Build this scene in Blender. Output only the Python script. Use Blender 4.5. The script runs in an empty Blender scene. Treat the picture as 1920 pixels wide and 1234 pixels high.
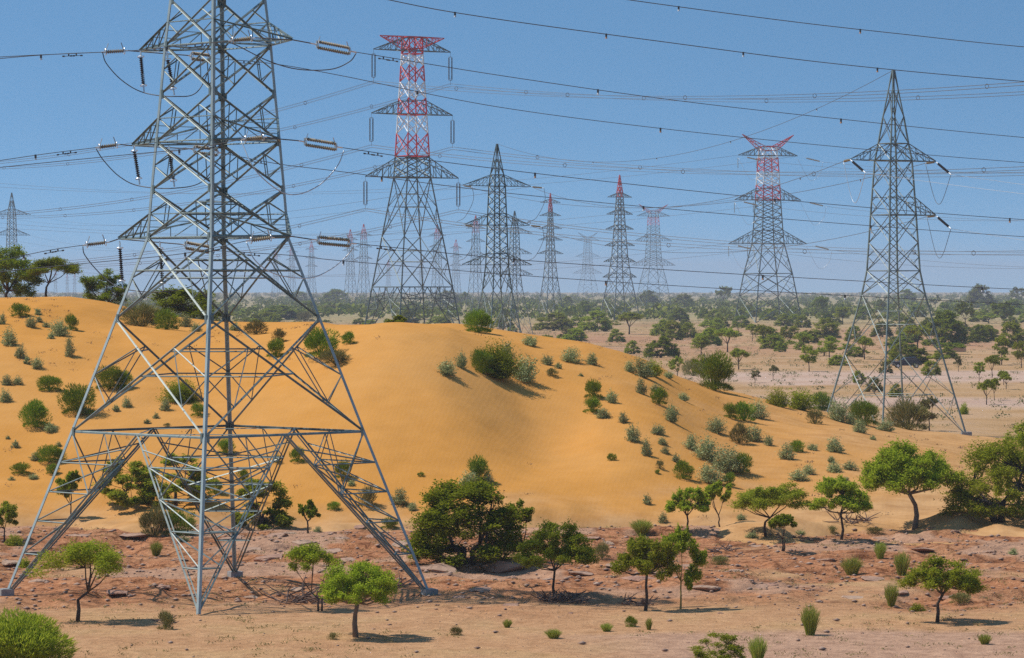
import bpy, math, random
import numpy as np
from mathutils import Vector, Matrix

S = bpy.context.scene
COL = S.collection
F = 6400.0            # focal length in photo pixels (1920 wide)
EYE = 12.0            # the camera stands on a rise 12 m above the plain
HOR = 540.0           # horizon row in the photo

# ------------------------------------------------------------------ camera
cd = bpy.data.cameras.new('camera')
cam = bpy.data.objects.new('camera', cd); COL.objects.link(cam)
cam.location = (0, 0, EYE); cam.rotation_euler = (math.radians(90), 0, 0)
cd.sensor_width = 36; cd.lens = 36 * F / 1920
cd.shift_y = -(617 - HOR) / 1920
cd.clip_start = 0.5; cd.clip_end = 40000
S.camera = cam

# ------------------------------------------------------------------ sun and sky
SUN_EL, TOSUN_AZ = math.radians(57), math.radians(-80)      # azimuth from +Y towards +X
tosun = Vector((math.cos(SUN_EL) * math.sin(TOSUN_AZ), math.cos(SUN_EL) * math.cos(TOSUN_AZ), math.sin(SUN_EL)))
W = bpy.data.worlds.new('World'); S.world = W; W.use_nodes = True
nt = W.node_tree; nt.nodes.clear()
out = nt.nodes.new('ShaderNodeOutputWorld'); bg = nt.nodes.new('ShaderNodeBackground')
sky = nt.nodes.new('ShaderNodeTexSky'); sky.sky_type = 'NISHITA'; sky.sun_disc = False
sky.sun_elevation = SUN_EL; sky.sun_rotation = TOSUN_AZ
sky.air_density = 1.0; sky.dust_density = 0.35; sky.ozone_density = 1.6; sky.altitude = 0
tc = nt.nodes.new('ShaderNodeTexCoord'); sp = nt.nodes.new('ShaderNodeSeparateXYZ')
ma = nt.nodes.new('ShaderNodeMath'); ma.operation = 'MULTIPLY_ADD'; ma.inputs[1].default_value = 6.0; ma.inputs[2].default_value = 0.19
cb = nt.nodes.new('ShaderNodeCombineXYZ'); nm = nt.nodes.new('ShaderNodeVectorMath'); nm.operation = 'NORMALIZE'
L = nt.links.new
L(tc.outputs['Generated'], sp.inputs[0]); L(sp.outputs[0], cb.inputs[0]); L(sp.outputs[1], cb.inputs[1])
L(sp.outputs[2], ma.inputs[0]); L(ma.outputs[0], cb.inputs[2]); L(cb.outputs[0], nm.inputs[0]); L(nm.outputs[0], sky.inputs['Vector'])
tm_ = nt.nodes.new('ShaderNodeMix'); tm_.data_type = 'RGBA'; tm_.blend_type = 'MULTIPLY'; tm_.inputs[0].default_value = 1; tm_.inputs[7].default_value = (0.70, 1.05, 1.09, 1)
L(sky.outputs[0], tm_.inputs[6]); L(tm_.outputs[2], bg.inputs[0]); bg.inputs[1].default_value = 0.15; L(bg.outputs[0], out.inputs[0])
sl = bpy.data.lights.new('sun', 'SUN'); sun = bpy.data.objects.new('sun', sl); COL.objects.link(sun)
sl.energy = 4.6; sl.angle = math.radians(0.5); sl.color = (1.0, 0.95, 0.87)
sun.rotation_euler = (-tosun).to_track_quat('-Z', 'Y').to_euler(); sun.location = (-60, 100, 90)
S.view_settings.view_transform = 'Standard'; S.view_settings.look = 'None'
S.view_settings.exposure = -0.12; S.view_settings.gamma = 1.0
S.cycles.use_denoising = False
S.cycles.max_bounces = 6; S.cycles.diffuse_bounces = 2; S.cycles.glossy_bounces = 2
S.cycles.transmission_bounces = 3; S.cycles.transparent_max_bounces = 6; S.cycles.volume_bounces = 0
S.cycles.use_fast_gi = False
S.render.film_transparent = False

# ------------------------------------------------------------------ helpers
rng = np.random.default_rng(7); random.seed(7)

def vnoise(x, y, seed=0):
    xi = np.floor(x).astype(np.int64); yi = np.floor(y).astype(np.int64)
    fx = x - xi; fy = y - yi
    fx = fx * fx * fx * (fx * (fx * 6 - 15) + 10); fy = fy * fy * fy * (fy * (fy * 6 - 15) + 10)
    def h(a, b):
        n = (a * 374761393 + b * 668265263 + seed * 982451653) & 0x7fffffff
        n = ((n ^ (n >> 13)) * 1274126177) & 0x7fffffff
        return ((n ^ (n >> 16)) & 0xffff) / 65535.0
    return (h(xi, yi) * (1 - fx) + h(xi + 1, yi) * fx) * (1 - fy) + (h(xi, yi + 1) * (1 - fx) + h(xi + 1, yi + 1) * fx) * fy

def fbm(x, y, seed=0, o=4):
    a, s, t = 0.5, 0.0, 0.0
    for i in range(o):
        s = s + a * vnoise(x * 2 ** i, y * 2 ** i, seed + i * 17); t += a; a *= 0.5
    return s / t

def sstep(a, b, x):
    t = np.clip((x - a) / (b - a), 0, 1); return t * t * (3 - 2 * t)

def tag(o, label=None, cat=None, group=None, kind=None):
    if label: o['label'] = label
    if cat: o['category'] = cat
    if group: o['group'] = group
    if kind: o['kind'] = kind
    return o

def empty(name, loc, label, cat, group=None):
    o = bpy.data.objects.new(name, None); COL.objects.link(o); o.location = loc; o.empty_display_size = 0.2
    return tag(o, label, cat, group)

def link(name, me, mat=None, parent=None, loc=None):
    o = bpy.data.objects.new(name, me); COL.objects.link(o)
    if mat is not None and not me.materials: me.materials.append(mat)
    if parent is not None: o.parent = parent
    if loc is not None: o.location = loc
    return o

def np_mesh(name, V, Fq, smooth=False):
    me = bpy.data.meshes.new(name)
    V = np.asarray(V, dtype=np.float32); Fq = np.asarray(Fq, dtype=np.int32)
    n, k = Fq.shape
    me.vertices.add(len(V)); me.vertices.foreach_set('co', V.ravel())
    me.loops.add(n * k); me.loops.foreach_set('vertex_index', Fq.ravel())
    me.polygons.add(n); me.polygons.foreach_set('loop_start', np.arange(0, n * k, k, dtype=np.int32))
    me.polygons.foreach_set('loop_total', np.full(n, k, dtype=np.int32))
    if smooth: me.polygons.foreach_set('use_smooth', np.ones(n, dtype=bool))
    me.update(calc_edges=True)
    return me

class MB:
    """collects bars, tubes, boxes and rings, and links them as one mesh"""
    def __init__(s): s.v = []; s.f = []
    def _frame(s, d, ref=None):
        d = d.normalized()
        r = Vector(ref) if ref is not None else Vector((0, 0, 1))
        if abs(d.dot(r.normalized())) > 0.98: r = Vector((1, 0, 0)) if abs(d.x) < 0.9 else Vector((0, 1, 0))
        a = (r - d * r.dot(d)).normalized(); return a, d.cross(a)
    def angle(s, p, q, w, ref=None, t=0.14):
        """steel angle: an L profile of leg width w whose heel points along ref"""
        p, q = Vector(p), Vector(q); a, b = s._frame(q - p, ref)
        u = (-a + b) * 0.7071; v = (-a - b) * 0.7071; th = w * t
        o = a * (w * 0.35)
        prof = [o, o + u * w, o + u * w + v * th, o + u * th + v * th, o + v * w + u * th, o + v * w]
        i = len(s.v); s.v += [p + x for x in prof] + [q + x for x in prof]
        for k in range(6): s.f.append((i + k, i + (k + 1) % 6, i + 6 + (k + 1) % 6, i + 6 + k))
        s.f.append((i + 3, i + 2, i + 1, i)); s.f.append((i + 5, i + 4, i + 3, i))
        s.f.append((i + 6, i + 7, i + 8, i + 9)); s.f.append((i + 6, i + 9, i + 10, i + 11))
    def bar(s, p, q, w, ref=None):
        p, q = Vector(p), Vector(q); a, b = s._frame(q - p, ref); h = w / 2
        i = len(s.v)
        for e in (p, q): s.v += [e + a * h, e + b * h, e - a * h, e - b * h]
        for k in range(4): s.f.append((i + k, i + (k + 1) % 4, i + 4 + (k + 1) % 4, i + 4 + k))
        s.f.append((i + 3, i + 2, i + 1, i)); s.f.append((i + 4, i + 5, i + 6, i + 7))
    def tube(s, pts, rad, n=6):
        pts = [Vector(p) for p in pts]; m = len(pts)
        rad = rad if isinstance(rad, (list, tuple)) else [rad] * m
        i = len(s.v); a = None
        for k, p in enumerate(pts):
            d = (pts[min(k + 1, m - 1)] - pts[max(k - 1, 0)])
            if d.length < 1e-9: d = Vector((0, 0, 1))
            a, b = s._frame(d, a if a is not None else None)
            for j in range(n):
                t = 2 * math.pi * j / n; s.v.append(p + (a * math.cos(t) + b * math.sin(t)) * rad[k])
        for k in range(m - 1):
            for j in range(n):
                s.f.append((i + k * n + j, i + k * n + (j + 1) % n, i + (k + 1) * n + (j + 1) % n, i + (k + 1) * n + j))
        s.f.append(tuple(i + j for j in reversed(range(n)))); s.f.append(tuple(i + (m - 1) * n + j for j in range(n)))
    def box(s, c, sx, sy, sz, rz=0.0):
        c = Vector(c); R = Matrix.Rotation(rz, 3, 'Z'); i = len(s.v)
        for z in (-1, 1):
            for x, y in ((-1, -1), (1, -1), (1, 1), (-1, 1)): s.v.append(c + R @ Vector((x * sx / 2, y * sy / 2, z * sz / 2)))
        for q in ((3, 2, 1, 0), (4, 5, 6, 7), (0, 1, 5, 4), (1, 2, 6, 5), (2, 3, 7, 6), (3, 0, 4, 7)): s.f.append(tuple(i + k for k in q))
    def ring(s, c, axis, R, r, n=14, m=5):
        c = Vector(c); a, b = s._frame(Vector(axis)); ax = Vector(axis).normalized(); i = len(s.v)
        for k in range(n):
            t = 2 * math.pi * k / n; d = a * math.cos(t) + b * math.sin(t)
            for j in range(m):
                q = 2 * math.pi * j / m; s.v.append(c + d * (R + r * math.cos(q)) + ax * (r * math.sin(q)))
        for k in range(n):
            for j in range(m):
                s.f.append((i + k * m + j, i + ((k + 1) % n) * m + j, i + ((k + 1) % n) * m + (j + 1) % m, i + k * m + (j + 1) % m))
    def build(s, name, mat, parent=None, smooth=False):
        if not s.v: return None
        off = Vector((0, 0, 0)) if parent is None else parent_origin(parent)
        me = bpy.data.meshes.new(name); me.from_pydata([tuple(v - off) for v in s.v], [], s.f); me.update()
        if smooth: me.polygons.foreach_set('use_smooth', np.ones(len(me.polygons), dtype=bool))
        return link(name, me, mat, parent)

def parent_origin(o):
    p = Vector((0, 0, 0))
    while o is not None: p = p + o.location; o = o.parent
    return p

# ------------------------------------------------------------------ materials
def new_mat(name):
    m = bpy.data.materials.new(name); m.use_nodes = True
    return m, m.node_tree, m.node_tree.nodes['Principled BSDF']

def node(nt, t, **kw):
    n = nt.nodes.new(t)
    for k, v in kw.items(): setattr(n, k, v)
    return n

def noise(nt, vec, scale, detail=4, rough=0.55):
    n = node(nt, 'ShaderNodeTexNoise'); n.inputs['Scale'].default_value = scale; n.inputs['Detail'].default_value = detail
    n.inputs['Roughness'].default_value = rough
    if vec is not None: nt.links.new(vec, n.inputs['Vector'])
    return n.outputs['Fac']

def ramp(nt, fac, stops):
    r = node(nt, 'ShaderNodeValToRGB'); e = r.color_ramp.elements
    while len(e) < len(stops): e.new(0.5)
    for x, (p, c) in zip(e, stops): x.position = p; x.color = (*c, 1)
    nt.links.new(fac, r.inputs[0]); return r.outputs[0]

def mix(nt, fac, a, b):
    m = node(nt, 'ShaderNodeMix', data_type='RGBA')
    for sock, v in ((m.inputs[0], fac), (m.inputs[6], a), (m.inputs[7], b)):
        if isinstance(v, (int, float)): sock.default_value = v
        elif isinstance(v, tuple): sock.default_value = (*v, 1)
        else: nt.links.new(v, sock)
    return m.outputs[2]

def steel(name, c1, c2, metallic=0.35, rough=0.5, scale=1.5):
    m, t, p = new_mat(name); g = node(t, 'ShaderNodeTexCoord')
    f = noise(t, g.outputs['Object'], scale, 5)
    t.links.new(ramp(t, f, [(0.3, c1), (0.7, c2)]), p.inputs['Base Color'])
    p.inputs['Metallic'].default_value = metallic; p.inputs['Roughness'].default_value = rough
    return m

M = {}
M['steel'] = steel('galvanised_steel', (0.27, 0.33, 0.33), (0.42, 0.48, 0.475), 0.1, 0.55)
M['brace_steel'] = steel('bracing_steel', (0.125, 0.165, 0.155), (0.235, 0.28, 0.265), 0.15, 0.5)  # darker copy of the galvanised steel; shade of the near bracing is in the colour
M['dark_steel'] = steel('dark_grey_steel', (0.06, 0.085, 0.08), (0.12, 0.15, 0.145), 0.3, 0.5, 0.6)  # darker grey-green steel tone of the pylons behind the dune
M['far_steel'] = steel('distant_steel', (0.09, 0.11, 0.11), (0.17, 0.20, 0.20), 0.3, 0.5, 0.3)
M['red'] = steel('red_paint', (0.55, 0.012, 0.016), (0.64, 0.022, 0.026), 0.0, 0.5, 0.5)
M['white'] = steel('white_paint', (0.66, 0.66, 0.68), (0.8, 0.8, 0.8), 0.0, 0.5, 0.5)
M['wire'] = steel('aluminium_wire', (0.085, 0.08, 0.08), (0.14, 0.13, 0.125), 0.2, 0.5)
M['bright_wire'] = steel('pale_wire', (0.5, 0.52, 0.55), (0.62, 0.64, 0.66), 0.5, 0.4)  # paler tone of the aluminium wire
M['porcelain'] = steel('brown_glaze', (0.16, 0.125, 0.08), (0.24, 0.19, 0.13), 0.0, 0.6)
M['tan_porcelain'] = steel('tan_glaze', (0.24, 0.185, 0.11), (0.36, 0.28, 0.175), 0.0, 0.6)
M['dark_porcelain'] = steel('black_glaze', (0.025, 0.018, 0.018), (0.04, 0.028, 0.028), 0.0, 0.6)
M['fitting'] = steel('bright_fitting', (0.6, 0.62, 0.64), (0.75, 0.76, 0.78), 0.6, 0.35)
M['orange'] = steel('orange_marker', (0.5, 0.22, 0.08), (0.6, 0.3, 0.12), 0.0, 0.5)
M['concrete'] = steel('concrete', (0.24, 0.23, 0.22), (0.36, 0.34, 0.32), 0.0, 0.9, 4)

def leaf_mat(name, cols, trans=0.5):
    m, t, p = new_mat(name)
    geo = node(t, 'ShaderNodeNewGeometry'); oi = node(t, 'ShaderNodeObjectInfo'); g = node(t, 'ShaderNodeTexCoord')
    c = ramp(t, geo.outputs['Random Per Island'], [(0.0, cols[0]), (0.5, cols[1]), (1.0, cols[2])])
    hs = node(t, 'ShaderNodeHueSaturation')
    for sock, lo, hi in (('Hue', 0.485, 0.51), ('Value', 0.8, 1.2)):
        r = node(t, 'ShaderNodeMapRange'); r.inputs[3].default_value = lo; r.inputs[4].default_value = hi
        t.links.new(oi.outputs['Random'], r.inputs[0]); t.links.new(r.outputs[0], hs.inputs[sock])
    t.links.new(c, hs.inputs['Color']); t.links.new(hs.outputs[0], p.inputs['Base Color'])
    p.inputs['Roughness'].default_value = 0.8; p.inputs['Specular IOR Level'].default_value = 0.02
    tr = node(t, 'ShaderNodeBsdfTranslucent'); t.links.new(hs.outputs[0], tr.inputs[0])
    ms = node(t, 'ShaderNodeMixShader'); ms.inputs[0].default_value = trans
    t.links.new(p.outputs[0], ms.inputs[1]); t.links.new(tr.outputs[0], ms.inputs[2])
    t.links.new(ms.outputs[0], t.nodes['Material Output'].inputs[0])
    return m
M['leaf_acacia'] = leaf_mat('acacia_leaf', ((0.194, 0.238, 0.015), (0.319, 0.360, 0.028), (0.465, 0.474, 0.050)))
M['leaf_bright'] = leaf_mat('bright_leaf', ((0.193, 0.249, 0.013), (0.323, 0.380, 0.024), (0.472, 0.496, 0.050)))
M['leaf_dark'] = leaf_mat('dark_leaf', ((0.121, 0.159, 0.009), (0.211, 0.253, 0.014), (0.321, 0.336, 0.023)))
M['leaf_broom'] = leaf_mat('broom_stem', ((0.125, 0.187, 0.013), (0.205, 0.289, 0.023), (0.311, 0.373, 0.039)), 0.2)
M['leaf_olive'] = leaf_mat('olive_stem', ((0.162, 0.155, 0.047), (0.243, 0.223, 0.068), (0.351, 0.311, 0.121)), 0.2)
M['leaf_sage'] = leaf_mat('sage_leaf', ((0.221, 0.247, 0.094), (0.336, 0.362, 0.154), (0.473, 0.483, 0.242)), 0.15)
M['leaf_grass'] = leaf_mat('tuft_blade', ((0.234, 0.300, 0.030), (0.364, 0.413, 0.060), (0.546, 0.525, 0.130)), 0.25)
M['leaf_far'] = leaf_mat('scrub_leaf', ((0.106, 0.160, 0.016), (0.184, 0.240, 0.025), (0.292, 0.321, 0.049)), 0.15)
M['leaf_cover'] = leaf_mat('low_scrub_leaf', ((0.13, 0.16, 0.055), (0.20, 0.22, 0.085), (0.29, 0.29, 0.13)), 0.15)
M['bark'] = steel('bark', (0.045, 0.03, 0.022), (0.11, 0.08, 0.06), 0.0, 0.95, 6)
M['pale_bark'] = steel('pale_bark', (0.16, 0.11, 0.08), (0.30, 0.22, 0.16), 0.0, 0.95, 6)
M['yellow_bark'] = steel('yellow_bark', (0.32, 0.24, 0.07), (0.45, 0.34, 0.11), 0.0, 0.9, 6)
M['dry_twig'] = steel('dry_twig', (0.10, 0.06, 0.045), (0.2, 0.13, 0.10), 0.0, 0.95, 8)

# --- sand of the dune: orange, fine grain, faint wind ripples
def sand_mat():
    m, t, p = new_mat('dune_sand'); g = node(t, 'ShaderNodeTexCoord').outputs['Object']
    big = noise(t, g, 0.05, 4); mid = noise(t, g, 0.7, 6, 0.6); fine = noise(t, g, 14, 3)
    c = ramp(t, big, [(0.32, (0.530, 0.236, 0.049)), (0.52, (0.573, 0.261, 0.061)), (0.7, (0.584, 0.288, 0.085))])
    sa = node(t, 'ShaderNodeAttribute', attribute_name='soil'); so = node(t, 'ShaderNodeSeparateColor'); t.links.new(sa.outputs['Color'], so.inputs[0])
    c = mix(t, so.outputs[0], c, ramp(t, mid, [(0.35, (0.40, 0.225, 0.11)), (0.65, (0.54, 0.33, 0.17))]))
    c = mix(t, 0.2, c, ramp(t, mid, [(0.35, (0.446, 0.197, 0.049)), (0.65, (0.637, 0.307, 0.090))]))
    t.links.new(c, p.inputs['Base Color']); p.inputs['Roughness'].default_value = 0.95; p.inputs['Specular IOR Level'].default_value = 0.0
    mp = node(t, 'ShaderNodeMapping'); mp.inputs['Scale'].default_value = (1, 0.25, 1); mp.inputs['Rotation'].default_value = (0, 0, 0.5); t.links.new(g, mp.inputs[0])
    wv = node(t, 'ShaderNodeTexWave'); wv.inputs['Scale'].default_value = 1.3; wv.inputs['Distortion'].default_value = 6; wv.inputs['Detail'].default_value = 3
    t.links.new(mp.outputs[0], wv.inputs['Vector'])
    ad = node(t, 'ShaderNodeMath', operation='MULTIPLY_ADD'); ad.inputs[1].default_value = 0.05
    t.links.new(wv.outputs['Fac'], ad.inputs[0]); t.links.new(mid, ad.inputs[2])
    a2 = node(t, 'ShaderNodeMath', operation='MULTIPLY_ADD'); a2.inputs[1].default_value = 0.10
    t.links.new(fine, a2.inputs[0]); t.links.new(ad.outputs[0], a2.inputs[2])
    b = node(t, 'ShaderNodeBump'); b.inputs['Strength'].default_value = 0.35; b.inputs['Distance'].default_value = 0.12
    t.links.new(a2.outputs[0], b.inputs['Height']); t.links.new(b.outputs[0], p.inputs['Normal'])
    return m

# --- the plain: bare rock near the pylon, sandy track in front, pale sandy flats and red earth beyond
def ground_mat():
    m, t, p = new_mat('desert_ground'); g = node(t, 'ShaderNodeTexCoord').outputs['Object']
    at = node(t, 'ShaderNodeAttribute', attribute_name='zone'); sx = node(t, 'ShaderNodeSeparateColor'); t.links.new(at.outputs['Color'], sx.inputs[0])
    n1 = noise(t, g, 0.22, 6, 0.6); n2 = noise(t, g, 1.6, 6, 0.65); n3 = noise(t, g, 7, 5, 0.7)
    sand = mix(t, 0.5, ramp(t, n1, [(0.3, (0.414, 0.201, 0.093)), (0.5, (0.525, 0.284, 0.139)), (0.62, (0.493, 0.299, 0.136)), (0.78, (0.605, 0.360, 0.186))]),
               ramp(t, n2, [(0.33, (0.325, 0.164, 0.080)), (0.67, (0.650, 0.381, 0.205))]))
    rock = mix(t, 0.45, ramp(t, n1, [(0.3, (0.318, 0.118, 0.049)), (0.48, (0.470, 0.186, 0.082)), (0.6, (0.470, 0.233, 0.115)), (0.75, (0.560, 0.268, 0.120))]),
               ramp(t, n2, [(0.32, (0.167, 0.061, 0.031)), (0.5, (0.458, 0.196, 0.089)), (0.70, (0.739, 0.413, 0.224))]))
    rock = mix(t, 0.35, rock, ramp(t, n3, [(0.40, (0.127, 0.057, 0.031)), (0.53, (0.470, 0.206, 0.100)), (0.66, (0.789, 0.454, 0.254))]))
    dm_ = node(t, 'ShaderNodeVectorMath', operation='MULTIPLY_ADD'); nv = node(t, 'ShaderNodeTexNoise'); nv.inputs['Scale'].default_value = 0.7; nv.inputs['Detail'].default_value = 4
    t.links.new(g, nv.inputs['Vector']); t.links.new(nv.outputs['Color'], dm_.inputs[0]); dm_.inputs[1].default_value = (2.6, 2.6, 0); t.links.new(g, dm_.inputs[2])
    vo = node(t, 'ShaderNodeTexVoronoi', feature='DISTANCE_TO_EDGE'); vo.inputs['Scale'].default_value = 0.55; t.links.new(dm_.outputs[0], vo.inputs['Vector'])
    ck = ramp(t, vo.outputs['Distance'], [(0.0, (0.25, 0.2, 0.18)), (0.05, (0.8, 0.78, 0.76)), (0.12, (1, 1, 1))])
    rk2 = node(t, 'ShaderNodeMix', data_type='RGBA', blend_type='MULTIPLY'); rk2.inputs[0].default_value = 0.85; t.links.new(rock, rk2.inputs[6]); t.links.new(ck, rk2.inputs[7]); rock = rk2.outputs[2]
    grey = ramp(t, n2, [(0.3, (0.333, 0.186, 0.118)), (0.7, (0.583, 0.351, 0.227))])
    c = mix(t, sx.outputs[0], sand, rock); c = mix(t, sx.outputs[1], c, grey)
    # far flats
    k1 = noise(t, g, 0.012, 5, 0.55); k2 = noise(t, g, 0.06, 5, 0.6)
    flat = ramp(t, k2, [(0.32, (0.367, 0.209, 0.095)), (0.5, (0.454, 0.275, 0.135)), (0.68, (0.497, 0.321, 0.194))])
    red = ramp(t, k2, [(0.3, (0.36, 0.17, 0.09)), (0.7, (0.48, 0.27, 0.16))])
    scr = ramp(t, k2, [(0.35, (0.209, 0.198, 0.081)), (0.65, (0.418, 0.341, 0.171))])
    rf = ramp(t, k1, [(0.44, (0, 0, 0)), (0.56, (1, 1, 1))])
    at2 = node(t, 'ShaderNodeAttribute', attribute_name='far'); s2 = node(t, 'ShaderNodeSeparateColor'); t.links.new(at2.outputs['Color'], s2.inputs[0])
    mul = node(t, 'ShaderNodeMath', operation='MULTIPLY'); t.links.new(rf, mul.inputs[0]); t.links.new(s2.outputs[0], mul.inputs[1])
    flat = mix(t, mul.outputs[0], flat, red)
    flat = mix(t, s2.outputs[1], flat, scr)
    flat = mix(t, s2.outputs[2], flat, ramp(t, k2, [(0.35, (0.50, 0.33, 0.25)), (0.65, (0.56, 0.40, 0.32))]))
    c = mix(t, sx.outputs[2], c, flat)
    t.links.new(c, p.inputs['Base Color']); p.inputs['Roughness'].default_value = 0.95; p.inputs['Specular IOR Level'].default_value = 0.03
    ad = node(t, 'ShaderNodeMath', operation='MULTIPLY_ADD'); ad.inputs[1].default_value = 0.5
    t.links.new(n3, ad.inputs[0]); t.links.new(n2, ad.inputs[2])
    b = node(t, 'ShaderNodeBump'); b.inputs['Strength'].default_value = 0.8; b.inputs['Distance'].default_value = 0.22
    t.links.new(ad.outputs[0], b.inputs['Height']); t.links.new(b.outputs[0], p.inputs['Normal'])
    return m

# ------------------------------------------------------------------ terrain
CREST = [  # px, py, depth of the dune's crest line
    (-900, 552, 236), (0, 558, 236), (130, 556, 236), (200, 566, 235), (260, 582, 233), (330, 594, 231), (400, 602, 230), (470, 604, 229), (540, 604, 228),
    (600, 603, 227), (640, 611, 226), (700, 613, 225), (760, 609, 225), (850, 606, 224), (900, 612, 224), (960, 622, 224), (1050, 635, 225), (1100, 642, 226),
    (1150, 656, 227), (1200, 673, 229), (1260, 704, 231), (1330, 729, 233), (1400, 743, 235), (1460, 757, 236), (1530, 768, 237), (1600, 784, 238),
    (1680, 800, 239), (1760, 813, 240), (1850, 826, 241), (1950, 838, 242), (2300, 862, 244)]
CX = np.array([(a - 960) * c / F for a, b, c in CREST]); CZ = np.array([EYE - (b - HOR) * c / F for a, b, c in CREST]); CY = np.array([c for a, b, c in CREST])

def dune_h(x, y):
    x = np.asarray(x, float); y = np.asarray(y, float)
    zc = np.interp(x, CX, CZ); yc = np.interp(x, CX, CY)
    yb = 168.5 + 0 * x
    t = (y - yb) / (yc - yb)
    front = zc * np.sin(np.clip(t, 0, 1) * math.pi / 2) ** 1.25
    bt = np.clip((y - yc) / 42, 0, 1); back = (zc + 0.6) * (1 - sstep(0, 1, bt)) - 0.6
    z = np.where(t <= 1, front, back)
    z = np.where(t < 0, t * 5.0, z) + ((fbm(x / 1.6, y / 2.5, 61, 3) - 0.5) * 0.4 + (fbm(x / 6, y / 6, 63, 3) - 0.5) * 2.2) * (1 - sstep(0.02, 0.16, np.abs(t)))
    env = sstep(0.02, 0.3, t) * (1 - sstep(0.75, 1.0, t))
    z = z + env * (2.0 * np.exp(-((x + 7.5) / 6) ** 2 - ((y - 198) / 15) ** 2) - 1.3 * np.exp(-((x - 1.8) / 3.2) ** 2 - ((y - 190) / 11) ** 2)
                   + 0.5 * np.exp(-((x - 8.5) / 3.5) ** 2 - ((y - 196) / 14) ** 2))
    z = z + sstep(0.0, 0.15, t) * (1 - sstep(0.9, 1.0, t)) * ((fbm(x / 11, y / 16, 9, 3) - 0.5) * 1.1 + (fbm(x / 2.2, y / 3, 21, 3) - 0.5) * 0.18)
    return np.maximum(z, -1.2)

FEET = [(-11.53 + 8.3 * a, 133.8 + 8.3 * b) for a, b in ((1, 0), (0, 1), (-1, 0), (0, -1))]
def zones(x, y):
    wob = (fbm(x / 12, y / 12, 31, 3) - 0.5) * 10
    rock = sstep(125, 135, y + wob * 1.3) * (1 - sstep(168, 174, y + wob * 0.3))
    rock = rock * sstep(0.30, 0.42, fbm(x / 7, y / 9, 55, 4))
    track = sstep(0, 6, x + (fbm(y / 6, x / 14, 77, 3) - 0.5) * 6) * (1 - sstep(117.5, 120, y + wob * 0.15 - x * 0.08)) * 1.0
    slab = sstep(0.56, 0.62, fbm(x / 5, y / 8, 88, 4)) * rock * 0.8
    far = sstep(172, 200, y)
    return rock, np.clip(np.maximum(track, slab), 0, 1), far

def ground_h(x, y):
    x = np.asarray(x, float); y = np.asarray(y, float)
    rock, grey, far = zones(x, y)
    f = fbm(x / 8, y / 8, 3, 4) * 6.0
    ter = (np.floor(f) + sstep(0.55, 0.95, f - np.floor(f))) / 6.0
    near = rock * ((ter - 0.5) * 1.15 + (fbm(x / 1.3, y / 1.3, 12, 4) - 0.5) * 0.30) + (1 - rock) * (fbm(x / 3, y / 3, 14, 4) - 0.5) * 0.16
    for fx, fy in FEET: near = near * (1 - 0.93 * np.exp(-((x - fx) ** 2 + (y - fy) ** 2) / 4.0))
    wide = (fbm(x / 60, y / 60, 23, 3) - 0.5) * 1.0
    return near * (1 - far) + far * wide - 0.05

def H(x, y): return np.maximum(ground_h(x, y), dune_h(x, y))

YS = np.concatenate([np.arange(96, 260, 0.25), 260 * 1.004 ** np.arange(0, 900)])
def hit(px, py, ymin=96):
    """the point of the terrain that the photo shows at this pixel"""
    kx = (px - 960) / F; kz = (py - HOR) / F
    ys = YS[YS >= ymin]; z = EYE - kz * ys; h = H(kx * ys, ys)
    i = np.nonzero(z <= h)[0]
    i = i[0] if len(i) else len(ys) - 1
    if i == 0: return Vector((kx * ys[0], ys[0], float(h[0])))
    a = (z[i - 1] - h[i - 1]); b = (h[i] - z[i]); t = a / max(a + b, 1e-9)
    Y = ys[i - 1] + (ys[i] - ys[i - 1]) * t
    return Vector((kx * Y, Y, float(H(kx * Y, Y))))

def at(px, py, Y): return Vector(((px - 960) * Y / F, Y, EYE - (py - HOR) * Y / F))
def gz(x, y): return float(H(np.array([x]), np.array([y]))[0])

def grid_mesh(name, ys, half, ncol, hf, attrs=None):
    u = np.linspace(-1, 1, ncol); Yg, U = np.meshgrid(ys, u, indexing='ij'); Xg = U * half(Yg)
    Z = hf(Xg, Yg); nr = len(ys)
    V = np.stack([Xg, Yg, Z], -1).reshape(-1, 3)
    i = np.arange(nr * ncol).reshape(nr, ncol)
    Fq = np.stack([i[:-1, :-1], i[:-1, 1:], i[1:, 1:], i[1:, :-1]], -1).reshape(-1, 4)
    me = np_mesh(name, V, Fq, True)
    for nme, fn in (attrs or {}).items():
        a = me.color_attributes.new(nme, 'FLOAT_COLOR', 'POINT')
        c = np.ones((nr * ncol, 4), np.float32); c[:, :3] = np.stack(fn(Xg, Yg), -1).reshape(-1, 3); a.data.foreach_set('color', c.ravel())
    return me

def far_attr(x, y):
    r = sstep(480, 800, y) * 0.9
    s = sstep(750, 1500, y) * 0.8
    tr = sstep(340, 352, y + (fbm(x / 30, y / 30, 91, 3) - 0.5) * 40) * (1 - sstep(372, 384, y + x * 0.15)) + sstep(430, 442, y + (fbm(x / 40, y / 30, 92, 3) - 0.5) * 60) * (1 - sstep(476, 492, y - x * 0.2))
    return r, s, np.clip(tr, 0, 1) * 0.8 * sstep(18, 30, x)

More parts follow.
